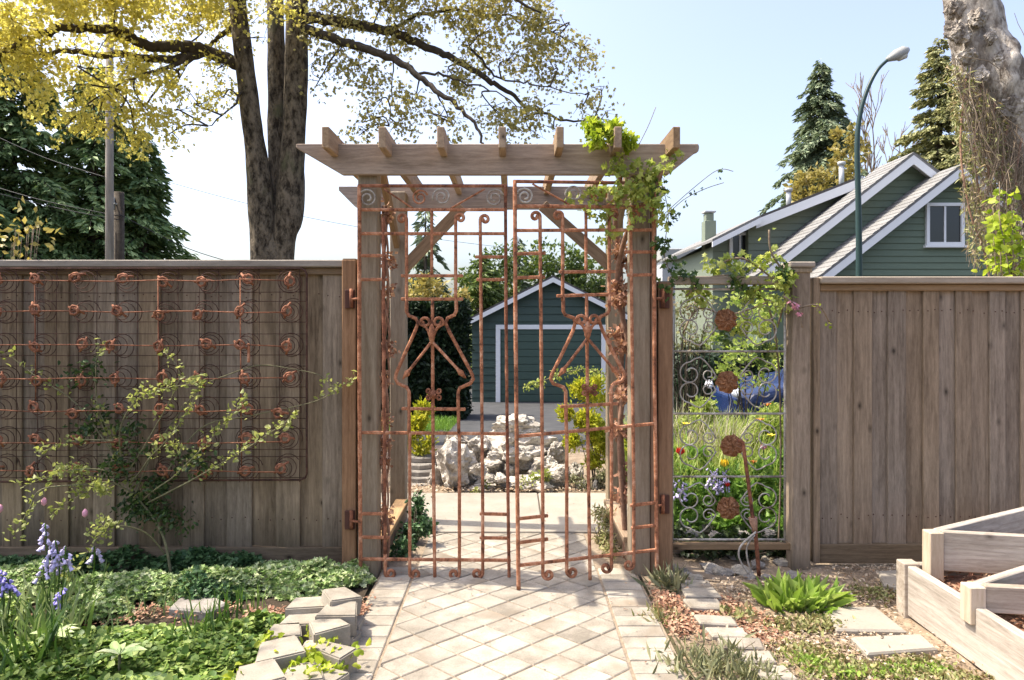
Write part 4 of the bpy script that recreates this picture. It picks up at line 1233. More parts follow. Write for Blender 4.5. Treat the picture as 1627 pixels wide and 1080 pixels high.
branch([(378, 102, 8.9), (330, 82, 8.75), (295, 74, 8.6), (263, 74, 8.5), (231, 70, 8.4), (203, 56, 8.3), (175, 50, 8.2), (111, 44, 8.0), (68, 52, 7.8), (36, 66, 7.7), (0, 84, 7.5), (-60, 110, 7.3)], .085, .03)
branch([(330, 84, 8.75), (279, 93, 8.6), (223, 92, 8.5), (151, 86, 8.5), (107, 82, 8.4), (60, 88, 8.3), (0, 95, 8.2)], .06, .018)
branch([(302, 88, 8.65), (275, 103, 8.5), (247, 115, 8.4), (219, 119, 8.3), (180, 140, 8.2)], .035, .01)
branch([(382, 25, 8.9), (360, 50, 9.0), (342, 64, 9.1), (318, 84, 9.2), (260, 130, 9.4), (220, 180, 9.6)], .04, .01)
branch([(376, -20, 8.9), (300, -60, 8.4), (200, -70, 8.0), (100, -60, 7.6), (0, -40, 7.2)], .08, .03)
branch([(388, 130, 8.9), (372, 170, 8.6), (330, 200, 8.4)], .02, .006)
branch([(488, 46, 9.0), (543, 66, 8.9), (587, 79, 8.8), (632, 98, 8.7), (661, 118, 8.6), (691, 142, 8.5), (728, 171, 8.4), (753, 195, 8.3), (768, 228, 8.25)], .065, .014)
branch([(486, 28, 9.0), (521, 31, 9.05), (580, 41, 9.1), (617, 48, 9.15), (661, 68, 9.2), (698, 83, 9.2), (735, 100, 9.3), (772, 125, 9.3), (794, 136, 9.3), (823, 159, 9.4), (857, 177, 9.4), (901, 192, 9.4), (950, 190, 9.4)], .08, .01)
branch([(735, 72, 9.3), (750, 78, 9.3), (772, 103, 9.25), (790, 124, 9.2), (831, 129, 9.1), (860, 138, 9.0), (930, 150, 9.0)], .022, .006)
branch([(661, 115, 8.6), (698, 118, 8.6), (735, 129, 8.6), (780, 142, 8.5), (830, 170, 8.4)], .02, .006)
branch([(617, 48, 9.15), (680, 20, 9.3), (760, 20, 9.4), (840, 35, 9.5), (930, 75, 9.5)], .03, .008)
branch([(476, -40, 9.0), (560, -60, 8.8), (660, -60, 8.7), (780, -20, 8.6), (860, 20, 8.6)], .08, .01)
branch([(691, 142, 8.5), (705, 170, 8.5), (720, 200, 8.5)], .012, .005)
branch([(615, 60, 9.1), (625, 100, 9.3), (622, 160, 9.4), (618, 200, 9.5)], .012, .005)
# unseen limb added over the left garden to carry shade-casting leaf clumps
bl = [P(376, -60, 8.9), Vector((-4.6, 7.2, 6.4)), Vector((-5.2, 5.6, 6.2)), Vector((-5.1, 4.2, 5.4)), Vector((-4.5, 3.4, 4.7))]
pp = smooth_path(bl, 6); MB().tube(pp, [.1 - .07 * i / (len(pp) - 1) for i in range(len(pp))], 8).build('branch', MATS['limb_bark'], maple)
limb_pts.extend(pp)

blobL = [(20, 30, 7.6, .75), (100, 10, 7.9, .8), (190, 5, 8.2, .8), (280, 20, 8.5, .75), (340, 20, 8.8, .55), (60, 90, 7.8, .6), (140, 110, 8.2, .65), (215, 120, 8.5, .65), (285, 125, 8.5, .5),
         (345, 110, 8.6, .4), (120, 165, 8.0, .5), (190, 180, 8.3, .55), (245, 190, 8.3, .45), (150, 205, 8.2, .38), (100, 205, 8.0, .3), (215, 225, 8.4, .33), (265, 215, 8.3, .3), (280, 175, 8.3, .35),
         (320, 165, 8.5, .33), (-60, 60, 7.4, .8), (-20, 130, 7.6, .4), (40, 150, 7.9, .33), (430, 10, 8.3, .38), (330, -60, 8.2, .8), (200, -80, 7.8, .9), (60, -80, 7.4, .9), (355, 155, 8.8, .25), (410, 60, 8.5, .2), (465, 25, 8.6, .25)]
blobR = [(530, 20, 9.0, .55), (600, 0, 9.0, .6), (690, 0, 9.1, .65), (780, 10, 9.2, .6), (850, 30, 9.3, .5), (520, 100, 9.0, .35), (570, 110, 8.9, .4), (640, 60, 9.2, .45), (600, 160, 9.2, .42), (660, 160, 8.9, .42),
         (720, 120, 9.0, .45), (760, 60, 9.3, .5), (820, 95, 9.3, .5), (880, 110, 9.3, .42), (930, 85, 9.4, .25), (720, 190, 8.6, .38), (790, 180, 9.0, .42), (860, 175, 9.2, .38), (925, 170, 9.2, .33), (965, 190, 9.3, .16),
         (575, 195, 9.2, .3), (640, 205, 9.1, .28), (510, 60, 8.8, .3), (885, 60, 9.4, .4), (955, 140, 9.3, .16), (500, 140, 8.9, .2), (840, 205, 9.0, .28), (600, -70, 8.7, .8), (760, -70, 8.8, .7), (880, 205, 9.1, .2), (920, 110, 9.4, .3), (570, 215, 9.1, .14)]
over = [((-5.2, 5.6, 6.5), .7), ((-6.5, 5.3, 6.2), .5), ((-4.0, 3.38, 4.3), .36), ((-4.5, 3.22, 4.4), .36), ((-3.62, 3.5, 4.2), .24), ((-5.0, 3.2, 4.5), .28), ((-4.2, 4.3, 4.3), .15), ((-4.3, 3.0, 4.2), .35), ((-3.8, 3.05, 4.1), .3), ((-5.9, 3.3, 5.2), .3)]  # out of view, placed so their dappled shade falls on the left bed
def twigs(blobs, name):
    m = MB()
    lp_ = np.array([tuple(p) for p in limb_pts])
    for c, r in blobs:
        c = Vector(c)
        d = np.linalg.norm(lp_ - np.array(c), axis=1); a = Vector(lp_[int(d.argmin())])
        mid = (a + c) / 2 + Vector((rm.gauss(0, .1), rm.gauss(0, .1), .08))
        m.tube(smooth_path([a, mid, c], 4), [.013 - .0008 * i for i in range(9)], 5)
        for k in range(max(3, int(11 * r))):
            e = c + Vector((rm.gauss(0, 1), rm.gauss(0, 1), rm.gauss(0, .7))).normalized() * r * rm.uniform(.6, 1.05)
            s_ = mid.lerp(c, rm.uniform(.2, 1.0))
            m.tube([s_, (s_ + e) / 2 + Vector((rm.gauss(0, .05), rm.gauss(0, .05), rm.uniform(0, .08))), e], [.006, .0045, .002], 4, False)
    m.build(name, MATS['limb_bark'], maple)['kind'] = 'stuff'
def crown(name, blobs, dens, mat, L, seed, shape='lobed', clump=.11, nclump=34):
    r_ = np.random.default_rng(seed)
    p, d = blob_points(r_, [(c, (r, r, r * .72)) for c, r in blobs], dens, clump, nclump, .5)
    ax = r_.normal(size=p.shape) * .7 + d * .3; ax[:, 2] -= .45
    leaves(name, r_, p, ax, r_.uniform(L[0], L[1], len(p)), MATS[mat], maple, shape, .95, .1, None)
bL = [(P(a, b, d), r) for a, b, d, r in blobL]; bR = [(P(a, b, d), r) for a, b, d, r in blobR]
twigs(bL, 'twigs'); twigs(bR, 'twigs'); twigs([(Vector(c), r) for c, r in over], 'twigs')
crown('crown', bL, 4300, 'maple_leaf', (.03, .068), 1, clump=.08, nclump=46)
crown('crown', bR, 5600, 'maple_leaf_far', (.035, .072), 2, clump=.10, nclump=44)
crown('crown', [(c, r) for c, r in over], 5200, 'maple_leaf', (.05, .09), 3)

# conifers -----------------------------------------------------------
def conifer(name, label, px, pyt, Yd, rad, mat, seed, nb=130, droop=.35, zbase=None, spray=26, L=(.16, .34), top=.04, width=.34, open_=1.0, barkm='limb_bark', lean=0.0):
    r_ = np.random.default_rng(seed); q = random.Random(seed)
    top_p = P(px, pyt, Yd); b = Vector((top_p.x, Yd, gz(Yd)))
    t = thing(name, label, 'tree', b)
    H = top_p.z - b.z
    MB().tube([b, b + Vector((0, 0, H * .5)), top_p - Vector((0, 0, H * .02))], [H * .022, H * .014, .015], 10).build('trunk', MATS[barkm], t)
    zb = (zbase if zbase is not None else .06) * H
    Pt, Ax, Ls = [], [], []
    m = MB()
    for i in range(nb):
        h = zb + (H * .99 - zb) * (1 - (1 - (i + q.random()) / nb) ** .9)
        f = (H - h) / (H - zb)
        ln = (rad * (f ** .8) + top) * q.uniform(.5, 1.2)
        az = q.uniform(0, 6.283)
        d = Vector((math.cos(az), math.sin(az), 0))
        a = Vector((b.x, b.y, b.z + h))
        n = max(3, int(ln / .35) + 2)
        pts = []
        for j in range(n + 1):
            s_ = j / n
            pts.append(a + d * ln * s_ + Vector((0, 0, .25 * ln * s_ - droop * ln * s_ * s_ * 1.6)))
        m.tube(pts, [.03 * (1 - .85 * j / n) * (.4 + f) for j in range(n + 1)], 4, False)
        k = max(5, int(spray * ln * open_) + 4)
        for _ in range(k):
            s_ = q.random() ** .7
            j = min(int(s_ * n), n - 1); w = s_ * n - j
            p = pts[j].lerp(pts[j + 1], w)
            sd = Vector((-d.y, d.x, 0)) * q.choice((-1, 1))
            spread = .18 * ln * (1 - s_ * .6) + .05
            p = p + sd * q.random() * spread + Vector((0, 0, q.gauss(0, .05)))
            Pt.append(p); Ax.append(d * .6 + sd * q.uniform(.1, .9) + Vector((q.gauss(0, .2), q.gauss(0, .2), -.25 - droop * q.random())))
            Ls.append(q.uniform(*L))
    m.build('branches', MATS[barkm], t)['kind'] = 'stuff'
    leaves('crown', r_, np.array([tuple(v) for v in Pt]), np.array([tuple(v) for v in Ax]), np.array(Ls), MATS[mat], t, 'diamond', width, .1, .35)
    return t
conifer('evergreen_tree', 'leftmost dark evergreen tree under the yellow maple leaves', 20, 40, 16, 3.0, 'conifer', 1, 240, .3, spray=100, L=(.13, .3))
conifer('evergreen_tree', 'dark evergreen tree behind the slim pale utility pole', 150, 95, 16.5, 2.5, 'conifer', 2, 230, .3, spray=100, L=(.13, .3))
conifer('evergreen_tree', 'lower dark evergreen sloping down to the left edge of the sky gap', 228, 205, 17, 2.0, 'conifer', 3, 200, .3, spray=105, L=(.13, .28))
conifer('evergreen_tree', 'pointed dark evergreen at the far left edge of the photo', -75, 130, 15, 2.6, 'conifer', 31, 150, .3, spray=80, L=(.15, .32))
conifer('fir_tree', 'tall blue green fir behind the green house', 1303, 92, 33, 3.7, 'conifer_blue', 4, 250, .40, spray=110, L=(.15, .38), zbase=.25, open_=1.2, width=.3)
conifer('cedar_tree', 'olive green cedar between the bare tree and the gnarled trunk', 1492, 55, 27, 2.9, 'cedar_olive', 5, 280, .25, spray=110, L=(.14, .32), zbase=.15)
conifer('spruce_tree', 'open dark spruce seen through the upper left of the gate', 676, 330, 25, 1.45, 'conifer_blue', 6, 70, .5, spray=40, L=(.2, .42), zbase=.2)
conifer('spruce_tree', 'narrow dark conifer rising behind the garage roof beside the gate centre', 823, 372, 30, 1.2, 'conifer_blue', 7, 80, .4, spray=45, L=(.22, .45))
conifer('small_conifer', 'young green conifer left of the garage roof peak', 765, 398, 24, 1.7, 'tree_green', 8, 120, .2, spray=60, L=(.14, .3))

def bush(name, label, cat, blobs, dens, mat, L, seed, base=None, shape='diamond', width=.6, clump=.1, nclump=30, flat=None, stemmat='limb_bark', group=None, down=.1, nstem=5):
    r_ = np.random.default_rng(seed); q = random.Random(seed)
    b = Vector(base) if base is not None else Vector((blobs[0][0][0], blobs[0][0][1], gz(blobs[0][0][1])))
    t = thing(name, label, cat, b, group)
    m = MB()
    for c, r in blobs:
        rz_ = r[2] if hasattr(r, '__len__') else r
        rx = r[0] if hasattr(r, '__len__') else r
        for _ in range(max(1, nstem // max(1, len(blobs) // 2))):
            e = Vector(c) + Vector((q.gauss(0, rx * .4), q.gauss(0, rx * .4), q.uniform(-.2, .5) * rz_))
            m.tube(smooth_path([b + Vector((q.gauss(0, .02), q.gauss(0, .02), -.01)), b.lerp(e, .5) + Vector((q.gauss(0, rx * .15), q.gauss(0, rx * .15), 0)), e], 3), [max(.004, .03 * rx)] * 2 + [max(.003, .02 * rx)] * 3 + [max(.002, .008 * rx)] * 2, 5)
    m.build('stems', MATS[stemmat], t)['kind'] = 'stuff'
    p, d = blob_points(r_, blobs, dens, clump, nclump, .5)
    keep = p[:, 2] > gz(b.y) + .01
    p, d = p[keep], d[keep]
    ax = d * .6 + r_.normal(size=p.shape) * .55; ax[:, 2] -= down
    leaves('foliage', r_, p, ax, r_.uniform(L[0], L[1], len(p)), MATS[mat], t, shape, width, .12, flat)
    return t
def B(px, py, Yd, r): return (P(px, py, Yd), r)
bush('round_tree', 'rounded pale green tree behind the garage roof left of its peak', 'tree', [B(770, 445, 26, 1.0), B(800, 425, 26.5, .8), B(752, 470, 26, .8), B(790, 470, 26, 1.0)], 900, 'tree_green', (.12, .24), 51, base=(X(780, 26), 26, -.63), nclump=26, clump=.16)
bush('round_tree', 'rounded pale green tree behind the garage roof right of its peak', 'tree', [B(860, 425, 27, 1.0), B(900, 430, 27, 1.1), B(940, 440, 27, 1.0), B(965, 455, 27, .8), B(880, 455, 27, 1.0)], 800, 'tree_green', (.12, .24), 52, base=(X(900, 27), 27, -.63), nclump=26, clump=.16)
bush('yellow_shrub', 'golden flowering shrub just above the dark clipped hedge', 'shrub', [B(680, 472, 20, .55), B(710, 474, 20, .5), B(655, 478, 20, .5)], 2500, 'yellow_shrub', (.1, .2), 53, base=(X(685, 20), 20, -.63))
bush('yellow_shrub', 'yellow leafed small tree at the foot of the fir by the house', 'tree', [B(1290, 300, 27, .9), B(1340, 270, 27, .8), B(1270, 320, 27, .7), B(1350, 230, 27.5, .7)], 700, 'yellow_shrub', (.15, .3), 54, base=(X(1310, 27), 27, -.63))
# clipped dark hedge
hr = np.random.default_rng(61)
hx0, hx1, hy0, hy1 = -3.6, X(740, 13), 12.6, 14.2
hedge = thing('hedge', 'dark clipped hedge left of the green garage', 'hedge', ((hx0 + hx1) / 2, 13.3, gz(13)))
box('core', hx0 + .2, hx1 - .15, hy0 + .2, hy1 - .2, gz(13), Z(490, 12.6), MATS['hedge'], hedge, .05)
n = 16000
p = np.stack([hr.uniform(hx0, hx1, n), hr.uniform(hy0, hy1, n), hr.uniform(gz(13), Z(480, 12.6), n)], 1)
face = hr.integers(0, 4, n)
p[face == 0, 1] = hy0 + hr.uniform(0, .2, (face == 0).sum()); p[face == 1, 1] = hy0 + hr.uniform(0, .25, (face == 1).sum()); p[face == 2, 2] = Z(480, 12.6) - hr.uniform(0, .2, (face == 2).sum()); p[face == 3, 0] = hx1 - hr.uniform(0, .2, (face == 3).sum())
leaves('foliage', hr, p, hr.normal(size=p.shape) + np.array([0, -.5, .2]), hr.uniform(.07, .16, n), MATS['hedge'], hedge, 'diamond', .5, .1)

# gnarled old trunk at the right, bare vines and limbs
GYd = 8.6
old = thing('old_tree', 'gnarled pale old tree trunk leaning in at the right edge', 'tree', (X(1660, GYd), GYd, gz(GYd)))
tr = trunk('trunk', [(X(1735, GYd), GYd, gz(GYd) - .05), P(1712, 440, GYd), P(1682, 340, GYd), P(1642, 262, GYd), P(1606, 190, GYd), P(1573, 115, GYd), P(1552, 50, GYd), P(1541, -20, GYd), P(1535, -160, GYd), P(1560, -330, GYd)],
      [.46, .38, .36, .37, .38, .36, .31, .26, .2, .1], 'pale_bark', old, 28, .2, 9, 5)
trunk('limb', [P(1630, 205, GYd + .1), P(1660, 130, GYd + .3), P(1680, 60, GYd + .4), P(1700, -60, GYd + .5)], [.2, .16, .14, .1], 'pale_bark', old, 14, .14, 6, 8)
for i, (px, py, r, dd) in enumerate(((1519, 52, .17, -.22), (1537, 88, .13, -.33), (1562, 118, .12, -.36), (1533, 118, .12, -.25), (1590, 92, .13, -.3), (1515, 18, .15, -.1), (1605, 170, .15, -.33), (1552, 28, .13, -.3), (1575, 60, .1, -.36))):
    c = P(px, py, GYd + dd)
    rock(c, (r, r * .8, r * .95), 300 + i, 'burl', 'pale_bark', old, .55)
rv = random.Random(14)
for k, (x0_, x1_, dpt) in enumerate(((1535, 1600, GYd - .35), (1545, 1650, GYd - .45), (1528, 1590, GYd + .1))):
    m = MB()
    for i in range(62):
        pa = rv.uniform(1512, 1640); ya = 80 + max(0, pa - 1530) * 1.3 + rv.uniform(0, 70)
        pb = rv.uniform(x0_, x1_) + rv.gauss(0, 8); yb = rv.uniform(ya + 60, 445)
        d0 = dpt + rv.uniform(-.15, .15)
        a = P(pa, ya, d0); b = P(pb, yb, d0 + rv.uniform(-.2, .2))
        mid = a.lerp(b, .5) + Vector((rv.gauss(0, .09), rv.gauss(0, .08), rv.gauss(0, .06)))
        q1 = a.lerp(mid, .5) + Vector((rv.gauss(0, .05), rv.gauss(0, .05), 0)); q2 = mid.lerp(b, .5) + Vector((rv.gauss(0, .05), rv.gauss(0, .05), 0))
        m.tube([a, q1, mid, q2, b], [.005, .0045, .004, .003, .0025], 4, False)
    m.build('hanging_vine', MATS['twig'], old)['kind'] = 'stuff'
for i in range(5):
    m = MB(); xa = 1512 + i * 22
    m.tube(smooth_path([P(xa + 25, 110 + i * 26, GYd - .3), P(xa + 14, 230 + i * 14, GYd - .4), P(xa + 30, 340, GYd - .4), P(xa + 60, 440, GYd - .4), (X(xa + 75, GYd - .4), GYd - .4, -.1)], 4), .012, 6).build('vine_stem', MATS['dry_vine'], old)
r_ = np.random.default_rng(77)
n = 2600
pxs = r_.uniform(1512, 1600, n); pys = 100 + np.maximum(0, pxs - 1540) * 1.2 + 320 * r_.random(n)
pt = np.array([tuple(P(a, b, GYd - .3 + c)) for a, b, c in zip(pxs + (pys - 200) * .14, pys, r_.normal(0, .15, n))])
leaves('dry_tendrils', r_, pt, r_.normal(size=(n, 3)) + np.array([0, 0, -.8]), r_.uniform(.05, .12, n), MATS['thyme'], old, 'diamond', .22, .1)

# bare trees ------------------------------------------------------------
def bare_tree(label, px, pyb, pyt, Yd, seed, spread, name='bare_tree', mat='twig', r0=.07, levels=4):
    q = random.Random(seed)
    b = Vector((X(px, Yd), Yd, gz(Yd)))
    t = thing(name, label, 'tree', b)
    tr_ = MB(); br = MB()
    H = P(px, pyt, Yd).z - b.z
    def grow(p, d, L, r, lv):
        n = 4; pts = [p]
        for i in range(n):
            d = (d + Vector((q.gauss(0, .09), q.gauss(0, .09), .04))).normalized()
            pts.append(pts[-1] + d * L / n)
        (tr_ if lv == levels else br).tube(pts, [r * (1 - .45 * i / n) for i in range(n + 1)], 5 if lv > 1 else 4, False)
        if lv == 0: return
        for k in range(3 if lv < levels else 5):
            j = q.randint(1, n)
            dd = (d + Vector((q.gauss(0, spread), q.gauss(0, spread), q.uniform(.1, .5)))).normalized()
            grow(pts[j], dd, L * q.uniform(.5, .75), max(r * .55, .022 if Yd > 20 else .004), lv - 1)
    grow(b, Vector((0, 0, 1)), H * .45, r0, levels)
    tr_.build('trunk', MATS[mat], t); br.build('branches', MATS[mat], t)['kind'] = 'stuff'
bare_tree('pale leafless tree standing between the fir and the cedar', 1400, 300, 150, 36, 3, .32, r0=.16, levels=5)
bare_tree('second thin leafless tree close beside the olive cedar', 1438, 300, 165, 38, 9, .28, r0=.16, levels=5)
bare_tree('bare shoots rising beside the gnarled trunk at the top right corner', 1612, 300, -60, 13, 5, .18, r0=.07)
# ------------------------------------------------------------------ climbing plants on the arbor and trellis
rc = random.Random(33)
vine = thing('climbing_vine', 'lime leaved climbing vine over the right side of the arbor', 'vine', (.9, 4.1, 0))
stems = [
 [(905 + 88, 940, 4.28), (992, 800, 4.3), (985, 640, 4.3), (990, 520, 4.3), (985, 430, 4.3), (978, 350, 4.25), (985, 280, 4.1), (975, 220, 3.95), (965, 195, 3.9)],
 [(1000, 930, 4.26), (984, 700, 4.25), (998, 560, 4.26), (980, 450, 4.25), (1000, 360, 4.1), (1040, 300, 3.9), (1050, 270, 3.85)],
 [(1048, 280, 3.86), (1062, 340, 3.9), (1055, 400, 3.92), (1068, 440, 3.95)],
 [(1005, 330, 3.9), (950, 320, 3.88), (915, 305, 3.86)],
 [(1055, 340, 3.9), (1100, 300, 3.92), (1140, 270, 3.95), (1165, 272, 3.96)],
 [(1052, 350, 3.9), (1085, 318, 3.92), (1120, 300, 3.95), (1150, 290, 3.97)],
 [(1015, 230, 3.95), (1030, 200, 3.95), (1042, 170, 3.96)],
]
m = MB()
for s_ in stems[:2]: m.tube(smooth_path([P(*p) for p in s_], 5), .016, 7)
m.build('woody_stem', MATS['dry_vine'], vine)
m = MB()
for s_ in stems[2:]: m.tube(smooth_path([P(*p) for p in s_], 5), .0022, 5)
m.build('shoots', MATS['twig'], vine)
def cl(name, rng_seed, spots, dens, mat, L, parent, shape='lobed', clump=.04, nclump=60, width=1.0, down=.3, flat=None):
    r_ = np.random.default_rng(rng_seed)
    p, d = blob_points(r_, spots, dens, clump, nclump, .6)
    ax = d * .5 + r_.normal(size=p.shape) * .6; ax[:, 2] -= down
    return leaves(name, r_, p, ax, r_.uniform(L[0], L[1], len(p)), MATS[mat], parent, shape, width, .12, flat)
cl('leaf_tuft', 1, [B(955, 205, 3.86, (.06, .06, .05)), B(975, 215, 3.84, (.07, .05, .04)), B(948, 222, 3.84, (.04, .05, .03)), B(1005, 222, 3.85, (.04, .05, .025))], 1.1e6, 'lime_leaf', (.03, .055), vine, clump=.018, nclump=300)
cl('leaf_tuft', 2, [B(985, 262, 3.87, (.07, .06, .05)), B(1020, 275, 3.86, (.10, .07, .06)), B(1050, 262, 3.87, (.07, .06, .06)), B(985, 300, 3.87, (.12, .06, .06)), B(1030, 310, 3.87, (.09, .06, .07)), B(940, 310, 3.85, (.10, .05, .045)), B(955, 340, 3.88, (.09, .05, .05)),
     B(915, 318, 3.85, (.04, .04, .04)), B(1010, 345, 3.88, (.05, .05, .05)), B(1080, 255, 3.86, (.035, .04, .03)), B(965, 365, 3.9, (.07, .05, .05)), B(1045, 335, 3.88, (.05, .05, .07))], 2.1e5, 'vine_leaf', (.025, .05), vine, clump=.026, nclump=140)
cl('leaf_tuft', 3, [B(1052, 385, 3.92, (.035, .04, .09)), B(1062, 425, 3.94, (.035, .04, .06)), B(1068, 350, 3.92, (.03, .04, .05)), B(1042, 300, 3.86, (.04, .04, .05)), B(1058, 455, 3.95, (.03, .04, .05))], 3.2e5, 'dark_vine_leaf', (.025, .045), vine, clump=.018, nclump=150)
cl('leaf_tuft', 4, [B(1108, 303, 3.93, (.06, .03, .02)), B(1145, 275, 3.95, (.05, .03, .02)), B(1085, 322, 3.92, (.03, .03, .02))], 2.5e5, 'dark_vine_leaf', (.015, .028), vine, clump=.01, nclump=80)
cl('dry_leaves', 5, [B(985, 470, 4.27, (.05, .06, .2)), B(988, 570, 4.28, (.04, .05, .25)), B(985, 660, 4.28, (.04, .05, .22)), B(983, 410, 4.26, (.06, .05, .12)), B(990, 760, 4.28, (.03, .04, .2))], 4.5e5, 'dry_leaf', (.025, .05), vine, shape='diamond', clump=.024, nclump=220, width=.7)

vine2 = thing('dead_vine', 'dead brown vine twisted up the inside of the left arbor post', 'vine', (-.76, 4.2, 0))
m = MB()
for k in range(3):
    pts = [P(612 + 5 * math.sin(i * 1.1 + k * 2) + rc.uniform(-2, 2), 905 - i * 34, 4.13 + .03 * math.cos(i * 1.1 + k * 2)) for i in range(18)]
    m.tube(smooth_path(pts, 3), .010 - .0015 * k, 6)
m.build('woody_stem', MATS['dry_vine'], vine2)
cl('dry_leaves', 6, [B(613, 420, 4.13, (.03, .04, .2)), B(614, 560, 4.13, (.028, .04, .25)), B(614, 700, 4.13, (.028, .04, .25)), B(613, 820, 4.13, (.03, .04, .15)), B(612, 340, 4.13, (.04, .05, .08))], 5e5, 'dry_leaf', (.02, .045), vine2, shape='diamond', clump=.022, nclump=260, width=.7)

vine3 = thing('trellis_vine', 'green vine with pink buds sprawling over the iron scroll panel', 'vine', (1.6, 4.05, 0))
m = MB()
for s_ in ([(1235, 900, 4.28), (1240, 760, 4.3), (1238, 600, 4.28), (1225, 500, 4.2), (1190, 445, 4.12), (1130, 440, 4.1), (1090, 470, 4.12)], [(1235, 520, 4.2), (1250, 450, 4.1), (1225, 400, 4.05), (1222, 365, 4.05)], [(1220, 480, 4.2), (1160, 500, 4.2), (1110, 490, 4.18), (1085, 530, 4.2)],
           [(1225, 440, 4.1), (1180, 410, 4.08), (1140, 420, 4.08)], [(1245, 470, 4.02), (1268, 490, 4.0), (1275, 520, 4.0)], [(1265, 490, 4.0), (1300, 485, 4.0), (1318, 512, 4.05)]):
    m.tube(smooth_path([P(*p) for p in s_], 4), .006, 5)
m.build('shoots', MATS['twig'], vine3)
cl('leaf_tuft', 11, [B(1215, 420, 4.08, (.12, .06, .07)), B(1240, 445, 4.06, (.08, .06, .10)), B(1175, 425, 4.09, (.13, .06, .06)), B(1235, 480, 4.1, (.07, .06, .08)), B(1135, 428, 4.1, (.08, .06, .04)), B(1222, 378, 4.06, (.02, .02, .06)), B(1190, 470, 4.14, (.15, .06, .06)), B(1120, 480, 4.2, (.13, .06, .08)), B(1170, 510, 4.22, (.13, .06, .09)), B(1225, 530, 4.24, (.08, .06, .10))],
   1.35e5, 'vine_leaf', (.025, .05), vine3, clump=.025, nclump=110)
cl('leaf_tuft', 12, [B(1180, 450, 4.12, (.15, .05, .05)), B(1245, 430, 4.07, (.06, .06, .09)), B(1100, 440, 4.1, (.08, .06, .06)), B(1145, 530, 4.25, (.12, .06, .06)), B(1215, 560, 4.28, (.1, .06, .08))], 1.35e5, 'dark_vine_leaf', (.025, .05), vine3, clump=.025, nclump=100)
cl('pink_buds', 13, [B(1262, 487, 4.0, (.018, .015, .02)), B(1268, 500, 4.0, (.012, .012, .02)), B(1255, 482, 4.0, (.01, .01, .01))], 9e6, 'flower_pink', (.012, .02), vine3, clump=.006, nclump=200)
cl('leaf_tuft', 14, [B(1300, 487, 4.0, (.04, .02, .015)), B(1318, 512, 4.04, (.02, .02, .015))], 6e5, 'lime_leaf', (.015, .03), vine3, clump=.008, nclump=100)
lime = thing('lime_shrub', 'bright lime leaved sapling above the right fence', 'shrub', (X(1612, 6), 6, 0))
ql = random.Random(71); r_ = np.random.default_rng(71)
lb = Vector((X(1612, 6), 6, 0)); lp_, la_ = [], []
for i in range(11):
    e = P(ql.uniform(1558, 1645), ql.uniform(262, 380), 6 + ql.uniform(-.15, .15))
    pp = smooth_path([lb, lb.lerp(e, .5) + Vector((ql.gauss(0, .05), ql.gauss(0, .05), .1)), e], 6)
    MB().tube(pp, [.012 * (1 - .75 * j / (len(pp) - 1)) for j in range(len(pp))], 5).build('stem', MATS['twig'], lime)
    for j in range(27):
        t_ = ql.uniform(.74, 1.0); p_ = pp[min(int(t_ * 12), 12)]
        lp_.append(tuple(p_ + Vector((ql.gauss(0, .045), ql.gauss(0, .045), ql.gauss(0, .04))))); la_.append((ql.gauss(0, 1), ql.gauss(0, 1), ql.uniform(-.9, .3)))
leaf_objs('leaf', r_, lp_, la_, r_.uniform(.05, .095, len(lp_)), MATS['lime_leaf'], lime, 'oval', .75, .12, .3)
tag(bush('yellow_sapling', 'small orange yellow leaved sapling peeping over the fence at far left', 'shrub', [B(35, 370, 6, (.1, .1, .08)), B(15, 385, 6, (.08, .1, .06)), B(55, 362, 6, (.05, .1, .05))], 60000, 'yellow_shrub', (.05, .09), 72, base=(X(10, 6), 6, 0), stemmat='twig'), )

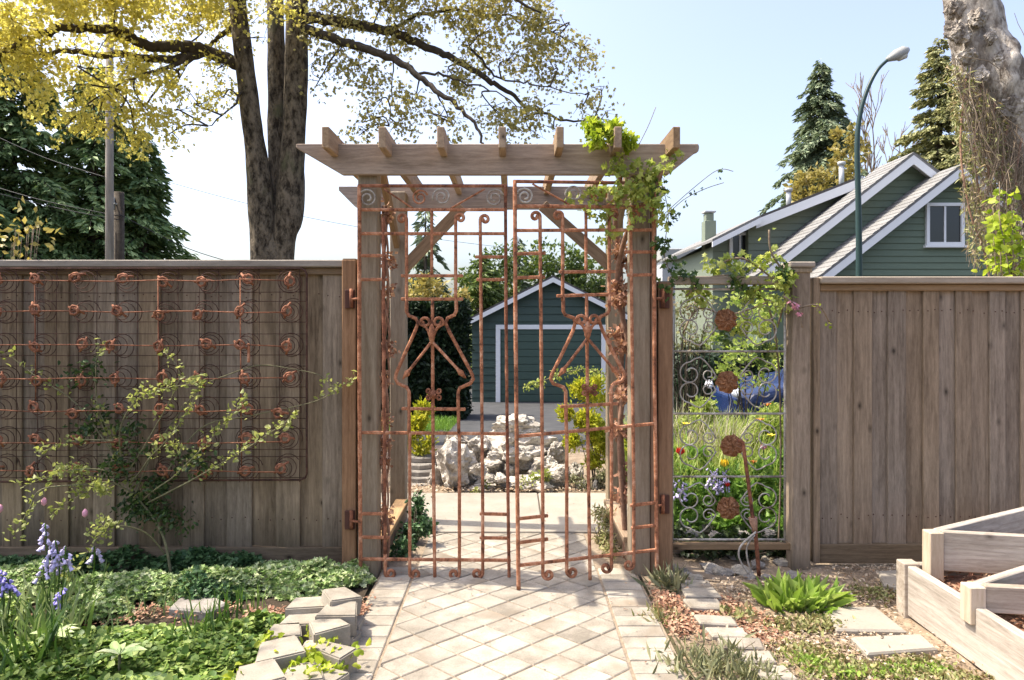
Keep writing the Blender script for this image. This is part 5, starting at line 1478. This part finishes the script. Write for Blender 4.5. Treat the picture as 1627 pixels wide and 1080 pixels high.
# ------------------------------------------------------------------ rose against the left fence
rose = thing('climbing_rose', 'straggly climbing rose with lit arching shoots against the left fence', 'shrub', G(272, 925))
q = random.Random(9)
main = [[(272, 912, 3.93), (262, 860, 3.94), (245, 825, 3.95), (215, 785, 3.96), (195, 745, 3.96), (180, 700, 3.97), (150, 640, 3.98)],
        [(225, 795, 3.95), (250, 775, 3.88), (278, 755, 3.82), (325, 708, 3.78), (363, 667, 3.76), (392, 632, 3.75)],
        [(232, 800, 3.95), (275, 778, 3.84), (300, 765, 3.78), (350, 737, 3.72), (400, 707, 3.69), (440, 680, 3.66), (466, 660, 3.65)],
        [(205, 770, 3.95), (222, 750, 3.9), (238, 727, 3.84), (271, 692, 3.8), (306, 639, 3.77), (318, 600, 3.76)],
        [(215, 785, 3.96), (245, 715, 3.98), (290, 650, 3.98), (325, 612, 3.98), (363, 595, 3.98), (413, 580, 3.98), (470, 587, 3.97), (508, 596, 3.96), (533, 615, 3.95), (561, 601, 3.92)],
        [(258, 760, 3.96), (319, 680, 3.98), (400, 660, 3.98), (492, 640, 3.97), (533, 622, 3.95)],
        [(195, 745, 3.95), (190, 690, 3.84), (205, 650, 3.8), (234, 623, 3.78), (272, 615, 3.78), (316, 607, 3.76)],
        [(215, 785, 3.95), (170, 765, 3.8), (135, 782, 3.75), (75, 818, 3.68)],
        [(200, 755, 3.95), (150, 745, 3.8), (100, 750, 3.72), (34, 774, 3.68)],
        [(140, 770, 3.76), (67, 777, 3.64), (45, 812, 3.6), (22, 850, 3.56)],
        [(262, 880, 3.92), (231, 846, 3.8), (181, 835, 3.66), (154, 857, 3.6), (111, 917, 3.52)],
        [(180, 720, 3.96), (120, 640, 3.98), (60, 600, 3.98), (10, 560, 3.98)], [(190, 740, 3.96), (158, 660, 3.98), (152, 590, 3.95), (158, 545, 3.92)],
        [(200, 755, 3.95), (240, 690, 3.9), (285, 600, 3.86), (262, 560, 3.86)], [(180, 700, 3.9), (120, 700, 3.85), (60, 720, 3.8)]]
pts_l, ax_l = [], []
for i, s_ in enumerate(main):
    pp = smooth_path([P(*p) for p in s_], 6)
    r0 = .0085 if i < 1 else .0048
    MB().tube(pp, [r0 * (1 - .65 * j / (len(pp) - 1)) for j in range(len(pp))], 6).build('stem', MATS['rose_stem'], rose)
    n0 = int(len(pp) * (.45 if i not in (4, 5, 12) else .8))
    for j in range(n0, len(pp)):
        dens = 5 if i not in (4, 5, 11, 12, 13) else 3
        for _ in range(dens):
            pts_l.append(pp[j] + Vector((q.gauss(0, .02), q.gauss(0, .02), q.gauss(0, .018)))); ax_l.append((q.gauss(0, .7), q.gauss(0, .7), q.uniform(-.2, .9)))
r_ = np.random.default_rng(5)
leaves('foliage', r_, np.array([tuple(v) for v in pts_l]), np.array(ax_l), r_.uniform(.018, .04, len(pts_l)), MATS['rose_leaf'], rose, 'oval', .6, .12)
cl('shoot_leaves', 21, [B(250, 615, 3.78, (.10, .05, .03)), B(215, 635, 3.79, (.06, .04, .03)), B(130, 775, 3.74, (.18, .1, .04)), B(115, 745, 3.76, (.12, .08, .05)), B(165, 838, 3.64, (.12, .08, .03)), B(285, 720, 3.8, (.05, .05, .08))], 2.2e5, 'rose_leaf', (.015, .03), rose, shape='oval', clump=.02, nclump=110, width=.6, down=0)
cl('shade_leaves', 22, [B(240, 770, 3.98, (.20, .06, .26)), B(180, 690, 4.0, (.20, .05, .16)), B(290, 820, 3.97, (.12, .06, .18)), B(120, 600, 4.0, (.15, .04, .12)), B(200, 740, 3.95, (.2, .06, .12)), B(300, 740, 3.93, (.12, .06, .12))], 1.5e5, 'rose_shade_leaf', (.018, .04), rose, shape='oval', clump=.04, nclump=110, width=.6)
for px, py, d in ((70, 797, 3.66), (135, 815, 3.66), (0, 808, 3.6)):
    c = P(px, py, d)
    MB().tube([c + Vector((0, 0, .022)), c + Vector((0, 0, .008)), c + Vector((0, 0, -.012)), c + Vector((0, 0, -.022))], [.004, .014, .013, .003], 8).build('rose_bud', MATS['flower_pink'], rose)

# ------------------------------------------------------------------ left bed: bulbs, shoots, ground cover
def bells(parent, base, top, nb, seed, mat='flower_lilac', stemm='iris_blade'):
    q = random.Random(seed)
    pp = smooth_path([base, base.lerp(top, .6) + Vector((q.gauss(0, .01), q.gauss(0, .01), 0)), top], 4)
    m = MB().tube(pp, .0035, 5)
    sp = m.build('flower_stalk', MATS[stemm], parent)
    for i in range(nb):
        t = i / max(1, nb - 1)
        a = q.uniform(0, 6.28)
        c = pp[-1].lerp(pp[-4], t) + Vector((math.cos(a), math.sin(a), 0)) * .016 * (.5 + t)
        k = .68 + .42 * t
        d = Vector((math.cos(a) * .6, math.sin(a) * .6, -.9)).normalized()
        MB().tube([c, c + d * .008 * k, c + d * .018 * k, c + d * .024 * k], [.003 * k, .0075 * k, .0085 * k, .0125 * k], 6).build('bell', MATS[mat], sp)
def blades(parent, c, n, L, spread, mat, seed, width=.05, bend=.5):
    r_ = np.random.default_rng(seed)
    p = np.array(c)[None, :] + np.stack([r_.normal(0, spread, n), r_.normal(0, spread, n), np.zeros(n)], 1)
    ax = np.stack([r_.normal(0, bend, n), r_.normal(0, bend, n), np.ones(n)], 1)
    return leaves('blades', r_, p, ax, r_.uniform(L * .55, L, n), MATS[mat], parent, 'blade', width, .0)
bb = thing('bluebell_clump', 'bluebells with tall pale violet spikes in the left bed', 'flowers', G(85, 990))
for i, (px, pt, nb) in enumerate(((72, 832, 16), (88, 858, 14), (80, 868, 12), (104, 868, 9), (86, 880, 10), (71, 888, 8))):
    bells(bb, G(86 + (px - 86) * .3, 985), P(px, pt, 3.42), nb, i)
blades(bb, G(85, 985) + Vector((0, 0, .0)), 44, .27, .06, 'bulb_blade', 4, .06, .55)
b2 = thing('bluebell_clump', 'deep blue bluebells cut by the left edge of the photo', 'flowers', G(0, 1010))
for i, (px, pt) in enumerate(((4, 905), (12, 918), (-8, 900))): bells(b2, G(4 + i * 4, 1005), P(px, pt, 3.32), 12, 20 + i, 'flower_blue')
blades(b2, G(0, 1008), 45, .3, .06, 'bulb_blade', 7, .06, .5)
b3 = thing('bluebell_clump', 'single short bluebell spike below the lowest rose shoot', 'flowers', G(148, 945))
bells(b3, G(146, 940), P(150, 868, 3.6), 10, 31); blades(b3, G(146, 942), 18, .22, .04, 'bulb_blade', 8, .05)
b4 = thing('bluebell_clump', 'small dark blue bluebell low beside the pale strap leaves', 'flowers', G(100, 1015))
bells(b4, G(99, 1010), P(99, 935, 3.25), 9, 41, 'flower_blue'); blades(b4, G(99, 1012), 20, .2, .05, 'bulb_blade', 9, .06)
for k, (lab, px, py, n, L, sp) in enumerate((('upright iris shoots in front of the flat grey stone', 330, 1002, 26, .22, .07), ('upright green shoots beside the edging blocks', 390, 978, 20, .17, .05), ('dense dark strap leaves at the lower left corner', 55, 1062, 55, .28, .10), ('grassy green tuft below the tall bluebells', 70, 1020, 50, .26, .08), ('sparse reddish shoots in the sunlit soil of the left bed', 215, 990, 24, .16, .10), ('tuft of strap leaves in the shade left of the block edging', 300, 1030, 24, .2, .06))):
    t = thing('leafy_shoots', lab, 'plant', G(px, py)); blades(t, G(px, py), n, L, sp, 'iris_blade' if k in (0, 1, 2, 5) else 'bulb_blade', 60 + k, .055 if k != 2 else .07, .14 if k in (0, 1) else .32)
    MB().tube([G(px, py), G(px, py) + Vector((0, 0, .03))], [.02, .01], 6).build('crown', MATS['iris_blade'], t)

def cover(name, label, cat, regions, n, mat, L, seed, hmax, shape='round', width=1.0, flat=.55, hill=None, zf=None):
    """ground cover: regions = [(x, y, rx, ry, weight)]"""
    r_ = np.random.default_rng(seed)
    w = np.array([g_[4] for g_ in regions], float); w /= w.sum()
    k = r_.choice(len(regions), n, p=w)
    A = np.array([g_[:4] for g_ in regions])[k]
    a = r_.random(n) * 2 * np.pi; rr = np.sqrt(r_.random(n)) * (1 + .15 * np.sin(a * 3 + k))
    x = A[:, 0] + A[:, 2] * rr * np.cos(a); y = A[:, 1] + A[:, 3] * rr * np.sin(a)
    hh = np.array([.5 + .5 * noise.noise(Vector((xx * 5.5, yy * 5.5, seed))) for xx, yy in zip(x, y)])
    z = np.clip(1 - rr ** 3, .1, 1) * hmax * (.35 + hh * .9) * (1 - .55 * r_.random(n) ** 2) + .015
    P_ = np.stack([x, y, z], 1)
    ax = np.stack([r_.normal(0, 1, n), r_.normal(0, 1, n), r_.normal(.12, .3, n)], 1)
    o = leaves(name, r_, P_, ax, r_.uniform(L[0], L[1], n), MATS[mat], None, shape, width, .1, flat)
    return tag(o, label, cat, kind='stuff')
def reg(px, py, prx, pry, w=1.0):
    c = G(px, py); return (c.x, c.y, prx / F * c.y, abs(G(px, py - pry).y - G(px, py + pry).y) / 2, w)
cover('ground_cover', 'bright green leafy ground cover along the foot of the left fence', 'ground cover', [reg(500, 935, 85, 22, 2.2), reg(430, 930, 90, 22, 2), reg(200, 950, 110, 22, 2.4), reg(150, 985, 60, 14, .7), reg(30, 935, 90, 30, 2.2), reg(-100, 940, 90, 40, 2), reg(560, 925, 25, 14, .5), reg(330, 945, 70, 25, 1.6)], 21000, 'cover_bright', (.016, .036), 81, .13, 'lobed', 1.1)
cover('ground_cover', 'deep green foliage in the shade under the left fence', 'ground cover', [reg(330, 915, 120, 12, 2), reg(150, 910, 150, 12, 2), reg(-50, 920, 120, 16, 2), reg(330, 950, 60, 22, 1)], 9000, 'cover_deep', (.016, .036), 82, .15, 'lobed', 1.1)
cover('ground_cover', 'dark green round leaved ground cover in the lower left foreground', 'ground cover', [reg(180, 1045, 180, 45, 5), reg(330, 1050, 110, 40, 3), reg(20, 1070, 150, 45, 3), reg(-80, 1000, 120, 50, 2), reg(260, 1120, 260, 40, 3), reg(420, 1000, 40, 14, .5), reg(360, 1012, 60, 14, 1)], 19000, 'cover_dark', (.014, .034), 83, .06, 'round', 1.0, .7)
for k, (px, py, lab) in enumerate(((500, 1052, 'fleshy lime green plant spilling over the front edging blocks'), (425, 1022, 'few lime green leaves in front of the upper edging blocks'), (375, 1085, 'lime green leaves at the bottom edge beside the lowest block'), (498, 1008, 'small lime green sprig between the stacked edging blocks'))):
    c = G(px, py, .08)
    t = thing('lime_stonecrop', lab, 'plant', c)
    R_ = (.075, .03, .03, .025)[k]
    r_ = np.random.default_rng(90 + k)
    n = (230, 26, 30, 28)[k]
    p = np.array(c)[None, :] + r_.normal(0, 1, (n, 3)) * np.array([R_, R_ * .9, .022])
    leaves('foliage', r_, p, np.stack([r_.normal(0, 1, n), r_.normal(0, 1, n), np.abs(r_.normal(.6, .4, n))], 1), r_.uniform(.024, .045, n), MATS['lime_leaf'], t, 'oval', .75, .16)
    MB().tube([c - Vector((0, 0, .07)), c + Vector((0, 0, .01))], [.006, .004], 5).build('stem', MATS['rose_stem'], t)
for k, (px, py, lab) in enumerate(((85, 1010, 'broad grey green leaf rosette in front of the bluebells'), (190, 1040, 'lower grey green leaf rosette in the foreground ground cover'))):
    c = G(px, py, .1)
    t = thing('broad_leaf_plant', lab, 'plant', c)
    r_ = np.random.default_rng(190 + k); n = 9
    a = np.arange(n) * 2.4
    leaf_objs('leaf', r_, np.array(c)[None, :] + np.zeros((n, 3)), np.stack([np.cos(a), np.sin(a), np.full(n, .25)], 1), r_.uniform(.07, .12, n), MATS['cover_bright'], t, 'oval', .36, .1, .8)
    MB().tube([c - Vector((0, 0, .1)), c], [.008, .006], 5).build('stem', MATS['rose_stem'], t)

# ------------------------------------------------------------------ right bed
chi = thing('leafy_clump', 'bright green upright leafy clump in the right bed', 'plant', G(1266, 972))
r_ = np.random.default_rng(101); n = 230
a = r_.random(n) * 6.283; rad = np.sqrt(r_.random(n)) * .095
c = np.array(G(1268, 968))
p = c[None, :] + np.stack([np.cos(a) * rad * 1.5, np.sin(a) * rad * .8, np.zeros(n)], 1)
leaf_objs('leaf', r_, p, np.stack([np.cos(a) * rad * 7 + r_.normal(0, .4, n), np.sin(a) * rad * 6 + r_.normal(0, .4, n), np.full(n, .8)], 1), r_.uniform(.06, .20, n), MATS['chicory'], chi, 'oval', .22, .1, .3)
MB().tube([Vector(c), Vector(c) + Vector((0, 0, .03))], [.03, .015], 6).build('crown', MATS['chicory'], chi)
for k, (px, py, n, L, sp, mat, lab) in enumerate(((1130, 1062, 420, .10, .10, 'grey_herb', 'grey green low herb cushion beside the path edge at the bottom'), (1195, 1085, 240, .09, .08, 'grey_herb', 'grey green herb tuft between the side path pavers at the bottom edge'), (1062, 935, 120, .16, .05, 'grey_herb', 'dry pale lavender tuft at the foot of the right gate post'), (1052, 985, 160, .07, .05, 'thyme', 'brownish creeping herb along the right edge of the paved path'),
                                                   (1180, 985, 110, .06, .05, 'thyme', 'small brown herb tuft above the side path pavers'), (1330, 962, 60, .07, .04, 'cover_dark', 'low green weeds right of the upright leafy clump'), (1600, 966, 130, .08, .05, 'cover_bright', 'small leafy plant growing in the lower raised bed tier'), (1352, 868, 18, .10, .03, 'cover_dark', 'thin green seedling at the foot of the right fence'))):
    c = G(px, py, {6: .22, 8: .42}.get(k, 0))
    t = thing('herb_tuft', lab, 'plant', c)
    r_ = np.random.default_rng(120 + k)
    p = np.array(c)[None, :] + np.stack([r_.normal(0, sp, n), r_.normal(0, sp * .8, n), np.abs(r_.normal(0, .014, n))], 1)
    leaves('foliage', r_, p, np.stack([r_.normal(0, .6, n), r_.normal(0, .6, n), np.abs(r_.normal(.7, .4, n))], 1), r_.uniform(L * .4, L, n), MATS[mat], t, 'diamond', .16 if k < 4 else .4, .05)
    m = MB()
    for i in range(6):
        e = Vector(c) + Vector((random.Random(i + k).gauss(0, sp), random.Random(i * 7 + k).gauss(0, sp), L * .6)); m.tube([Vector(c) - Vector((0, 0, .005)), e], [.003, .0015], 4)
    m.build('stems', MATS['twig'], t)
def litter(name, label, boxes, n, mat, L, seed, z=.016, shape='diamond', kind='stuff', width=.6, flat=.75, up=.12):
    r_ = np.random.default_rng(seed)
    w = np.array([b_[4] for b_ in boxes], float); w /= w.sum(); k = r_.choice(len(boxes), n, p=w)
    A = np.array([b_[:4] for b_ in boxes])[k]
    x = A[:, 0] + A[:, 2] * r_.normal(0, .5, n); y = A[:, 1] + A[:, 3] * r_.normal(0, .5, n)
    zz = np.array([z + .02 * noise.noise(Vector((a_ * 2.3, b_ * 2.3, 3.1))) for a_, b_ in zip(x, y)]) + np.abs(r_.normal(0, .006, n))
    ok = (x > .745) & (y < 4.12) if boxes[0][0] > 0 else (x < 9)
    P_ = np.stack([x, y, zz], 1)[ok]
    m_ = len(P_)
    o = leaves(name, r_, P_, np.stack([r_.normal(0, 1, m_), r_.normal(0, 1, m_), np.abs(r_.normal(up, .25, m_))], 1), r_.uniform(L[0], L[1], m_), MATS[mat], None, shape, width, .15, flat)
    return tag(o, label, 'leaf litter' if 'litter' in name else 'ground cover', kind=kind)
litter('leaf_litter', 'reddish dry leaves between the path and the side pavers', [reg(1062, 965, 26, 22, 2), reg(1080, 1000, 26, 18, 1.6), reg(1130, 985, 30, 8, 1.4), reg(1190, 990, 40, 14, 2), reg(1215, 1020, 36, 18, 1.3), reg(1160, 965, 25, 10, .6)], 2600, 'litter', (.014, .036), 141)
litter('leaf_litter', 'pale chips and dry leaves over the right bed', [reg(1350, 950, 150, 40, 4), reg(1260, 1030, 90, 40, 3), reg(1400, 1040, 120, 40, 3), reg(1200, 945, 80, 20, 2), reg(1380, 905, 110, 10, 1.2), reg(1480, 1090, 150, 40, 2)], 5200, 'litter_pale', (.008, .028), 142)
litter('creeping_cover', 'patchy creeping green over the right bed around the slabs', [reg(1290, 1045, 60, 20, 2), reg(1380, 1075, 110, 16, 3), reg(1300, 1000, 40, 12, 1.2), reg(1450, 1060, 50, 10, 1), reg(1390, 948, 40, 14, .9), reg(1250, 1000, 30, 12, .6), reg(1520, 1085, 80, 12, 1)], 3600, 'thyme', (.012, .035), 143, shape='oval', width=.5, flat=.3, up=.7)
litter('creeping_cover', 'low green weeds along the bottom edge of the right bed', [reg(1370, 1078, 90, 10, 2), reg(1460, 1068, 40, 8, 1), reg(1590, 1075, 20, 10, .5), reg(1290, 1060, 30, 10, .8)], 900, 'chicory', (.012, .035), 144, shape='oval', width=.5, flat=.3, up=.8)
def bed_litter():
    r_ = np.random.default_rng(150); n = 2600
    x = r_.uniform(2.06, 3.4, n); y = r_.uniform(1.6, 3.46, n)
    z = np.array([.215 + .05 * noise.noise(Vector((a_ * 2.3, b_ * 2.3, 3.1))) for a_, b_ in zip(x, y)])
    tag(leaves('bark_mulch', r_, np.stack([x, y, z], 1), np.stack([r_.normal(0, 1, n), r_.normal(0, 1, n), r_.normal(.2, .3, n)], 1), r_.uniform(.015, .05, n), MATS['litter'], None, 'diamond', .4, .15, .5), 'reddish bark mulch filling the raised bed tiers', 'mulch', kind='stuff')
bed_litter()
r_ = np.random.default_rng(147); n_ = 1500
xx = r_.uniform(-1.3, 1.3, n_); yy = 5.9 + np.abs(r_.normal(0, .22, n_))
tag(leaves('leaf_litter', r_, np.stack([xx, yy, np.full(n_, .03)], 1), np.stack([r_.normal(0, 1, n_), r_.normal(0, 1, n_), np.abs(r_.normal(.1, .2, n_))], 1), r_.uniform(.012, .04, n_), MATS['litter_pale'], None, 'diamond', .6, .15, .7), 'pale dry leaves along the foot of the rock pile', 'leaf litter', kind='stuff')
litter('leaf_litter', 'brown dry leaves in the sunlit soil of the left bed', [reg(190, 985, 90, 14, 2), reg(430, 985, 40, 10, 1), reg(570, 985, 12, 30, .8), reg(330, 975, 60, 12, 1)], 900, 'litter', (.014, .034), 145, z=.03)
def path_bits():
    r_ = np.random.default_rng(160); n = 420
    x = np.concatenate([r_.uniform(-.76, .72, 170), r_.normal(-.70, .07, 110), r_.normal(.66, .07, 140)]); y = r_.uniform(1.8, 5.6, n)
    tag(leaves('path_debris', r_, np.stack([x, y, np.full(n, .029)], 1), np.stack([r_.normal(0, 1, n), r_.normal(0, 1, n), np.zeros(n)], 1), r_.uniform(.004, .018, n), MATS['litter'], None, 'diamond', .6, .1, .95), 'specks of dry leaf scattered over the pale pavers', 'leaf litter', kind='stuff')
path_bits()
# small stones at the foot of the trellis
rs2 = random.Random(3)
stones = thing('edging_stones', 'rough grey stones lying along the foot of the iron scroll panel', 'stones', (1.4, 4.1, 0))
for i in range(17):
    px = 1075 + i * 11.5 + rs2.uniform(-4, 4)
    c = G(px, rs2.uniform(886, 924)); s_ = rs2.uniform(.025, .055)
    rock(c + Vector((0, 0, s_ * .4)), (s_ * 1.3, s_, s_ * .7), 500 + i, 'stone', 'slate' if i % 3 else 'block_concrete', stones, .3)
for i in range(9):
    c = Vector((1.05 + i * .085, 4.36, .07 + .05 * (i % 2)))
    rock(c, (.06, .06, .05), 540 + i, 'stone', 'slate', stones, .3)
bush('ivy', 'dark ivy crowding the gap under the iron scroll panel', 'ivy', [((1.1 + .13 * i, 4.3, .10), (.09, .07, .10)) for i in range(6)], 3.2e5, 'ivy', (.025, .05), 131, base=(1.4, 4.32, 0), shape='lobed', width=1.0, clump=.03, nclump=160)

# ------------------------------------------------------------------ plants behind the gate and the trellis
bush('euphorbia', 'sunlit yellow green euphorbia behind the gate right of the rocks', 'shrub', [((.64, 6.15, .52), (.17, .15, .27)), ((.80, 6.2, .48), (.20, .18, .28)), ((.88, 6.1, .32), (.16, .15, .22)), ((.62, 6.25, .78), (.10, .1, .15)), ((.74, 6.3, .84), (.13, .1, .13))], 2.6e5, 'euphorbia', (.03, .065), 151, base=(.75, 6.2, 0), clump=.03, nclump=130, width=.4, down=-.4)
bush('euphorbia', 'sunlit yellow green euphorbia behind the gate beside the slate steps', 'shrub', [((-.92, 6.7, .42), (.14, .15, .2)), ((-.84, 6.6, .3), (.1, .12, .15)), ((-1.05, 6.7, .5), (.12, .15, .2)), ((-.86, 6.7, .62), (.09, .1, .12))], 2.6e5, 'euphorbia', (.03, .065), 152, base=(-.95, 6.7, 0), clump=.03, nclump=130, width=.4, down=-.4)
bush('grey_herb_bush', 'grey green herb at the foot of the right euphorbia', 'shrub', [((.78, 6.0, .14), (.15, .1, .14)), ((.62, 5.98, .08), (.1, .08, .08))], 3e5, 'grey_herb', (.02, .05), 153, base=(.75, 6.0, 0), clump=.02, nclump=130, width=.3)
bush('dark_shrub', 'small dark shrub inside the arbor beside the left low board', 'shrub', [((-.62, 4.55, .13), (.1, .16, .12)), ((-.66, 4.8, .15), (.08, .12, .12)), ((-.68, 4.35, .08), (.06, .12, .08))], 4e5, 'cover_deep', (.02, .04), 154, base=(-.66, 4.6, 0), clump=.025, nclump=130, shape='oval', width=.6)
bush('dry_shrub', 'dry pinkish herb inside the arbor beside the right low board', 'shrub', [((.6, 4.5, .11), (.08, .16, .11)), ((.64, 4.3, .08), (.06, .1, .08)), ((.62, 4.75, .12), (.06, .1, .09))], 4e5, 'thyme', (.02, .05), 155, base=(.62, 4.5, 0), clump=.02, nclump=130, width=.3)
bush('rock_plant', 'small green plant sprouting between the pale rocks', 'plant', [((.18, 6.02, .08), (.08, .05, .07)), ((.3, 6.0, .14), (.06, .05, .1)), ((-.28, 5.98, .05), (.07, .04, .05))], 6e5, 'vine_leaf', (.02, .04), 156, base=(.2, 6.0, 0), clump=.02, nclump=150)
shoot = thing('leafy_twig', 'thin leafy twig reaching in front of the green garage door', 'twig', (.72, 6.25, .6))
sp_ = smooth_path([P(975, 600, 5.6), P(940, 588, 5.5), P(905, 590, 5.45), P(870, 602, 5.4), P(840, 612, 5.4)], 5)
MB().tube(sp_, .004, 5).build('stem', MATS['rose_stem'], shoot)
cl('foliage', 30, [(p_, (.03, .03, .025)) for p_ in sp_[::2]], 1.1e6, 'vine_leaf', (.018, .036), shoot, shape='oval', clump=.015, nclump=200, width=.6)
def lawn(name, label, x0, x1, y0, y1, n, mat, L, seed, wd=.06):
    r_ = np.random.default_rng(seed)
    x = r_.uniform(x0, x1, n); y = r_.uniform(y0, y1, n); z = np.array([gz(v) for v in y])
    return tag(leaves(name, r_, np.stack([x, y, z], 1), np.stack([r_.normal(0, .35, n), r_.normal(0, .35, n), np.ones(n)], 1), r_.uniform(L[0], L[1], n), MATS[mat], None, 'blade', wd, 0), label, 'grass', kind='stuff')
lawn('lawn_grass', 'strip of bright lawn in front of the dark hedge', -5.5, -.95, 10.2, 12.4, 14000, 'lawn', (.06, .14), 171)
# flower meadow behind the trellis
lawn('meadow_grass', 'tall yellow green meadow growth behind the iron scroll panel', 1.05, 4.6, 4.95, 7.6, 15000, 'meadow', (.22, .62), 172, .022)
lawn('meadow_grass', 'pale straw coloured dry grasses behind the left of the iron scroll panel', 1.35, 2.0, 5.6, 6.6, 500, 'straw', (.45, .85), 173, .010)
r_ = np.random.default_rng(174)
mb_ = [((1.05 + .16 * i + r_.uniform(-.05, .05), 4.62 + .22 * j + r_.uniform(-.06, .06), .14 + .04 * j), (.12, .12, .16 + .03 * j)) for i in range(12) for j in range(5)]
p, d = blob_points(r_, mb_, 9e4, .03, 110, .5)
p = p[p[:, 2] > .02]
tag(leaves('meadow_foliage', r_, p, r_.normal(size=p.shape) + np.array([0, 0, .5]), r_.uniform(.03, .09, len(p)), MATS['meadow_dark'], None, 'oval', .4, .12), 'leafy green flower bed growth behind the iron scroll panel', 'flower bed', kind='stuff')
p, d = blob_points(r_, [(c_, (a_[0] * 1.2, a_[1], a_[2])) for c_, a_ in [((1.3 + .3 * i, 6.1 + .3 * (i % 3), .5), (.25, .3, .2)) for i in range(9)]], 5.5e4, .04, 90, .5)
tag(leaves('meadow_foliage', r_, p, r_.normal(size=p.shape) + np.array([0, 0, .5]), r_.uniform(.03, .08, len(p)), MATS['meadow'], None, 'oval', .4, .12), 'yellow green bushy growth farther back in the flower bed', 'flower bed', kind='stuff')
def flower(name, label, px, py, Yd, mat, r, petals=6, cup=True):
    c = P(px, py, Yd)
    t = thing(name, label, 'flower', (c.x, Yd, gz(Yd)))
    MB().tube([(c.x + .02, Yd + .01, gz(Yd)), (c.x + .01, Yd, c.z * .5), c - Vector((0, 0, r * .7))], [.006, .005, .004], 5).build('stem', MATS['meadow_dark'], t)
    for k in range(petals):
        a = 2 * math.pi * k / petals
        d_ = Vector((math.cos(a), math.sin(a), 0)); s_ = Vector((-d_.y, d_.x, 0))
        lo = c - Vector((0, 0, r * .8))
        V = [lo, lo + d_ * r * .75 + s_ * r * .42 + Vector((0, 0, r * .7)), lo + d_ * r * (.55 if cup else 1.2) + Vector((0, 0, r * (1.7 if cup else .9))), lo + d_ * r * .75 - s_ * r * .42 + Vector((0, 0, r * .7)), lo + d_ * r * .9 + Vector((0, 0, r * .75))]
        mesh_obj('petal', V, [(0, 1, 4), (1, 2, 4), (2, 3, 4), (3, 0, 4)], MATS[mat], t, True)
    return t
flower('tulip', 'red tulip behind the left side of the iron scroll panel', 1081, 717, 4.7, 'flower_red', .036)
flower('tulip', 'yellow tulip under the third rusty rosette', 1151, 736, 4.7, 'flower_yellow', .036)
flower('poppy', 'orange poppy in front of the blue car', 1219, 641, 6.0, 'flower_orange', .03, 5, False)
flower('poppy', 'orange poppy below the blue car at the bar of the panel', 1208, 665, 5.8, 'flower_orange', .03, 5, False)
flower('poppy', 'pale orange poppy right of the bent rusty pipe', 1197, 732, 5.0, 'flower_orange', .025, 5, False)
flower('tulip', 'dark pink tulip near the right edge of the iron scroll panel', 1213, 710, 5.0, 'flower_pink', .03)
flower('tulip', 'small reddish orange tulip below the blue violet flowers', 1156, 770, 4.65, 'flower_red', .02)
flower('daisy', 'yellow flower high in the meadow growth at left of the panel', 1090, 672, 5.6, 'flower_yellow', .03, 6, False)
flower('daisy', 'yellow flower at the right of the panel below the car', 1225, 690, 5.4, 'flower_yellow', .03, 6, False)
bl_ = thing('blue_flowers', 'pale blue violet flower cluster between yellow tulip and panel bar', 'flowers', (X(1142, 4.7), 4.7, 0))
for i in range(7): bells(bl_, Vector((X(1142, 4.7) + .012 * (i - 3), 4.7, .05)), P(1127 + i * 5, 744 + (i % 3) * 5, 4.68), 9, 70 + i)
blades(bl_, (X(1142, 4.7), 4.7, 0), 20, .3, .04, 'bulb_blade', 71, .05, .3)
bl2 = thing('blue_flowers', 'few pale blue flower spikes at the left edge of the panel', 'flowers', (X(1076, 4.6), 4.62, 0))
for i in range(4): bells(bl2, Vector((X(1077, 4.6) + .01 * i, 4.62, .05)), P(1070 + i * 6, 762 + (i % 2) * 6, 4.6), 8, 80 + i)
bush('brown_shrub', 'brown twiggy shrub behind the top left of the iron scroll panel', 'shrub', [B(1090, 500, 8.2, (.35, .3, .3)), B(1110, 540, 8.2, (.35, .3, .25)), B(1080, 560, 8.2, (.3, .3, .25))], 9000, 'thyme', (.03, .07), 161, base=(X(1095, 8.2), 8.2, gz(8.2)), clump=.06, nclump=50, stemmat='limb_bark', nstem=12)
bush('green_shrub', 'yellow green shrub behind the middle of the iron scroll panel', 'shrub', [B(1180, 560, 8.0, (.4, .3, .25)), B(1215, 580, 8.0, (.3, .3, .25)), B(1160, 590, 7.9, (.25, .25, .2)), B(1190, 500, 8.4, (.4, .3, .3)), B(1235, 470, 8.4, (.3, .3, .3)), B(1150, 615, 7.8, (.2, .2, .2))], 9000, 'meadow', (.04, .08), 162, base=(X(1185, 8), 8, gz(8)), clump=.06, nclump=50, nstem=8)
hr = np.random.default_rng(63)
hd2 = thing('hedge', 'dark hedge in the shade behind the blue car', 'hedge', (7, 13.2, gz(13)))
p = np.stack([hr.uniform(3.0, 10, 15000), hr.uniform(12.2, 13.6, 15000), hr.uniform(gz(13), .95, 15000)], 1)
box('core', 3.1, 9.9, 12.5, 13.5, gz(13), .8, MATS['hedge'], hd2, .05)
leaves('foliage', hr, p, hr.normal(size=p.shape) + np.array([0, -.5, .2]), hr.uniform(.08, .18, 15000), MATS['hedge'], hd2, 'diamond', .5, .1)
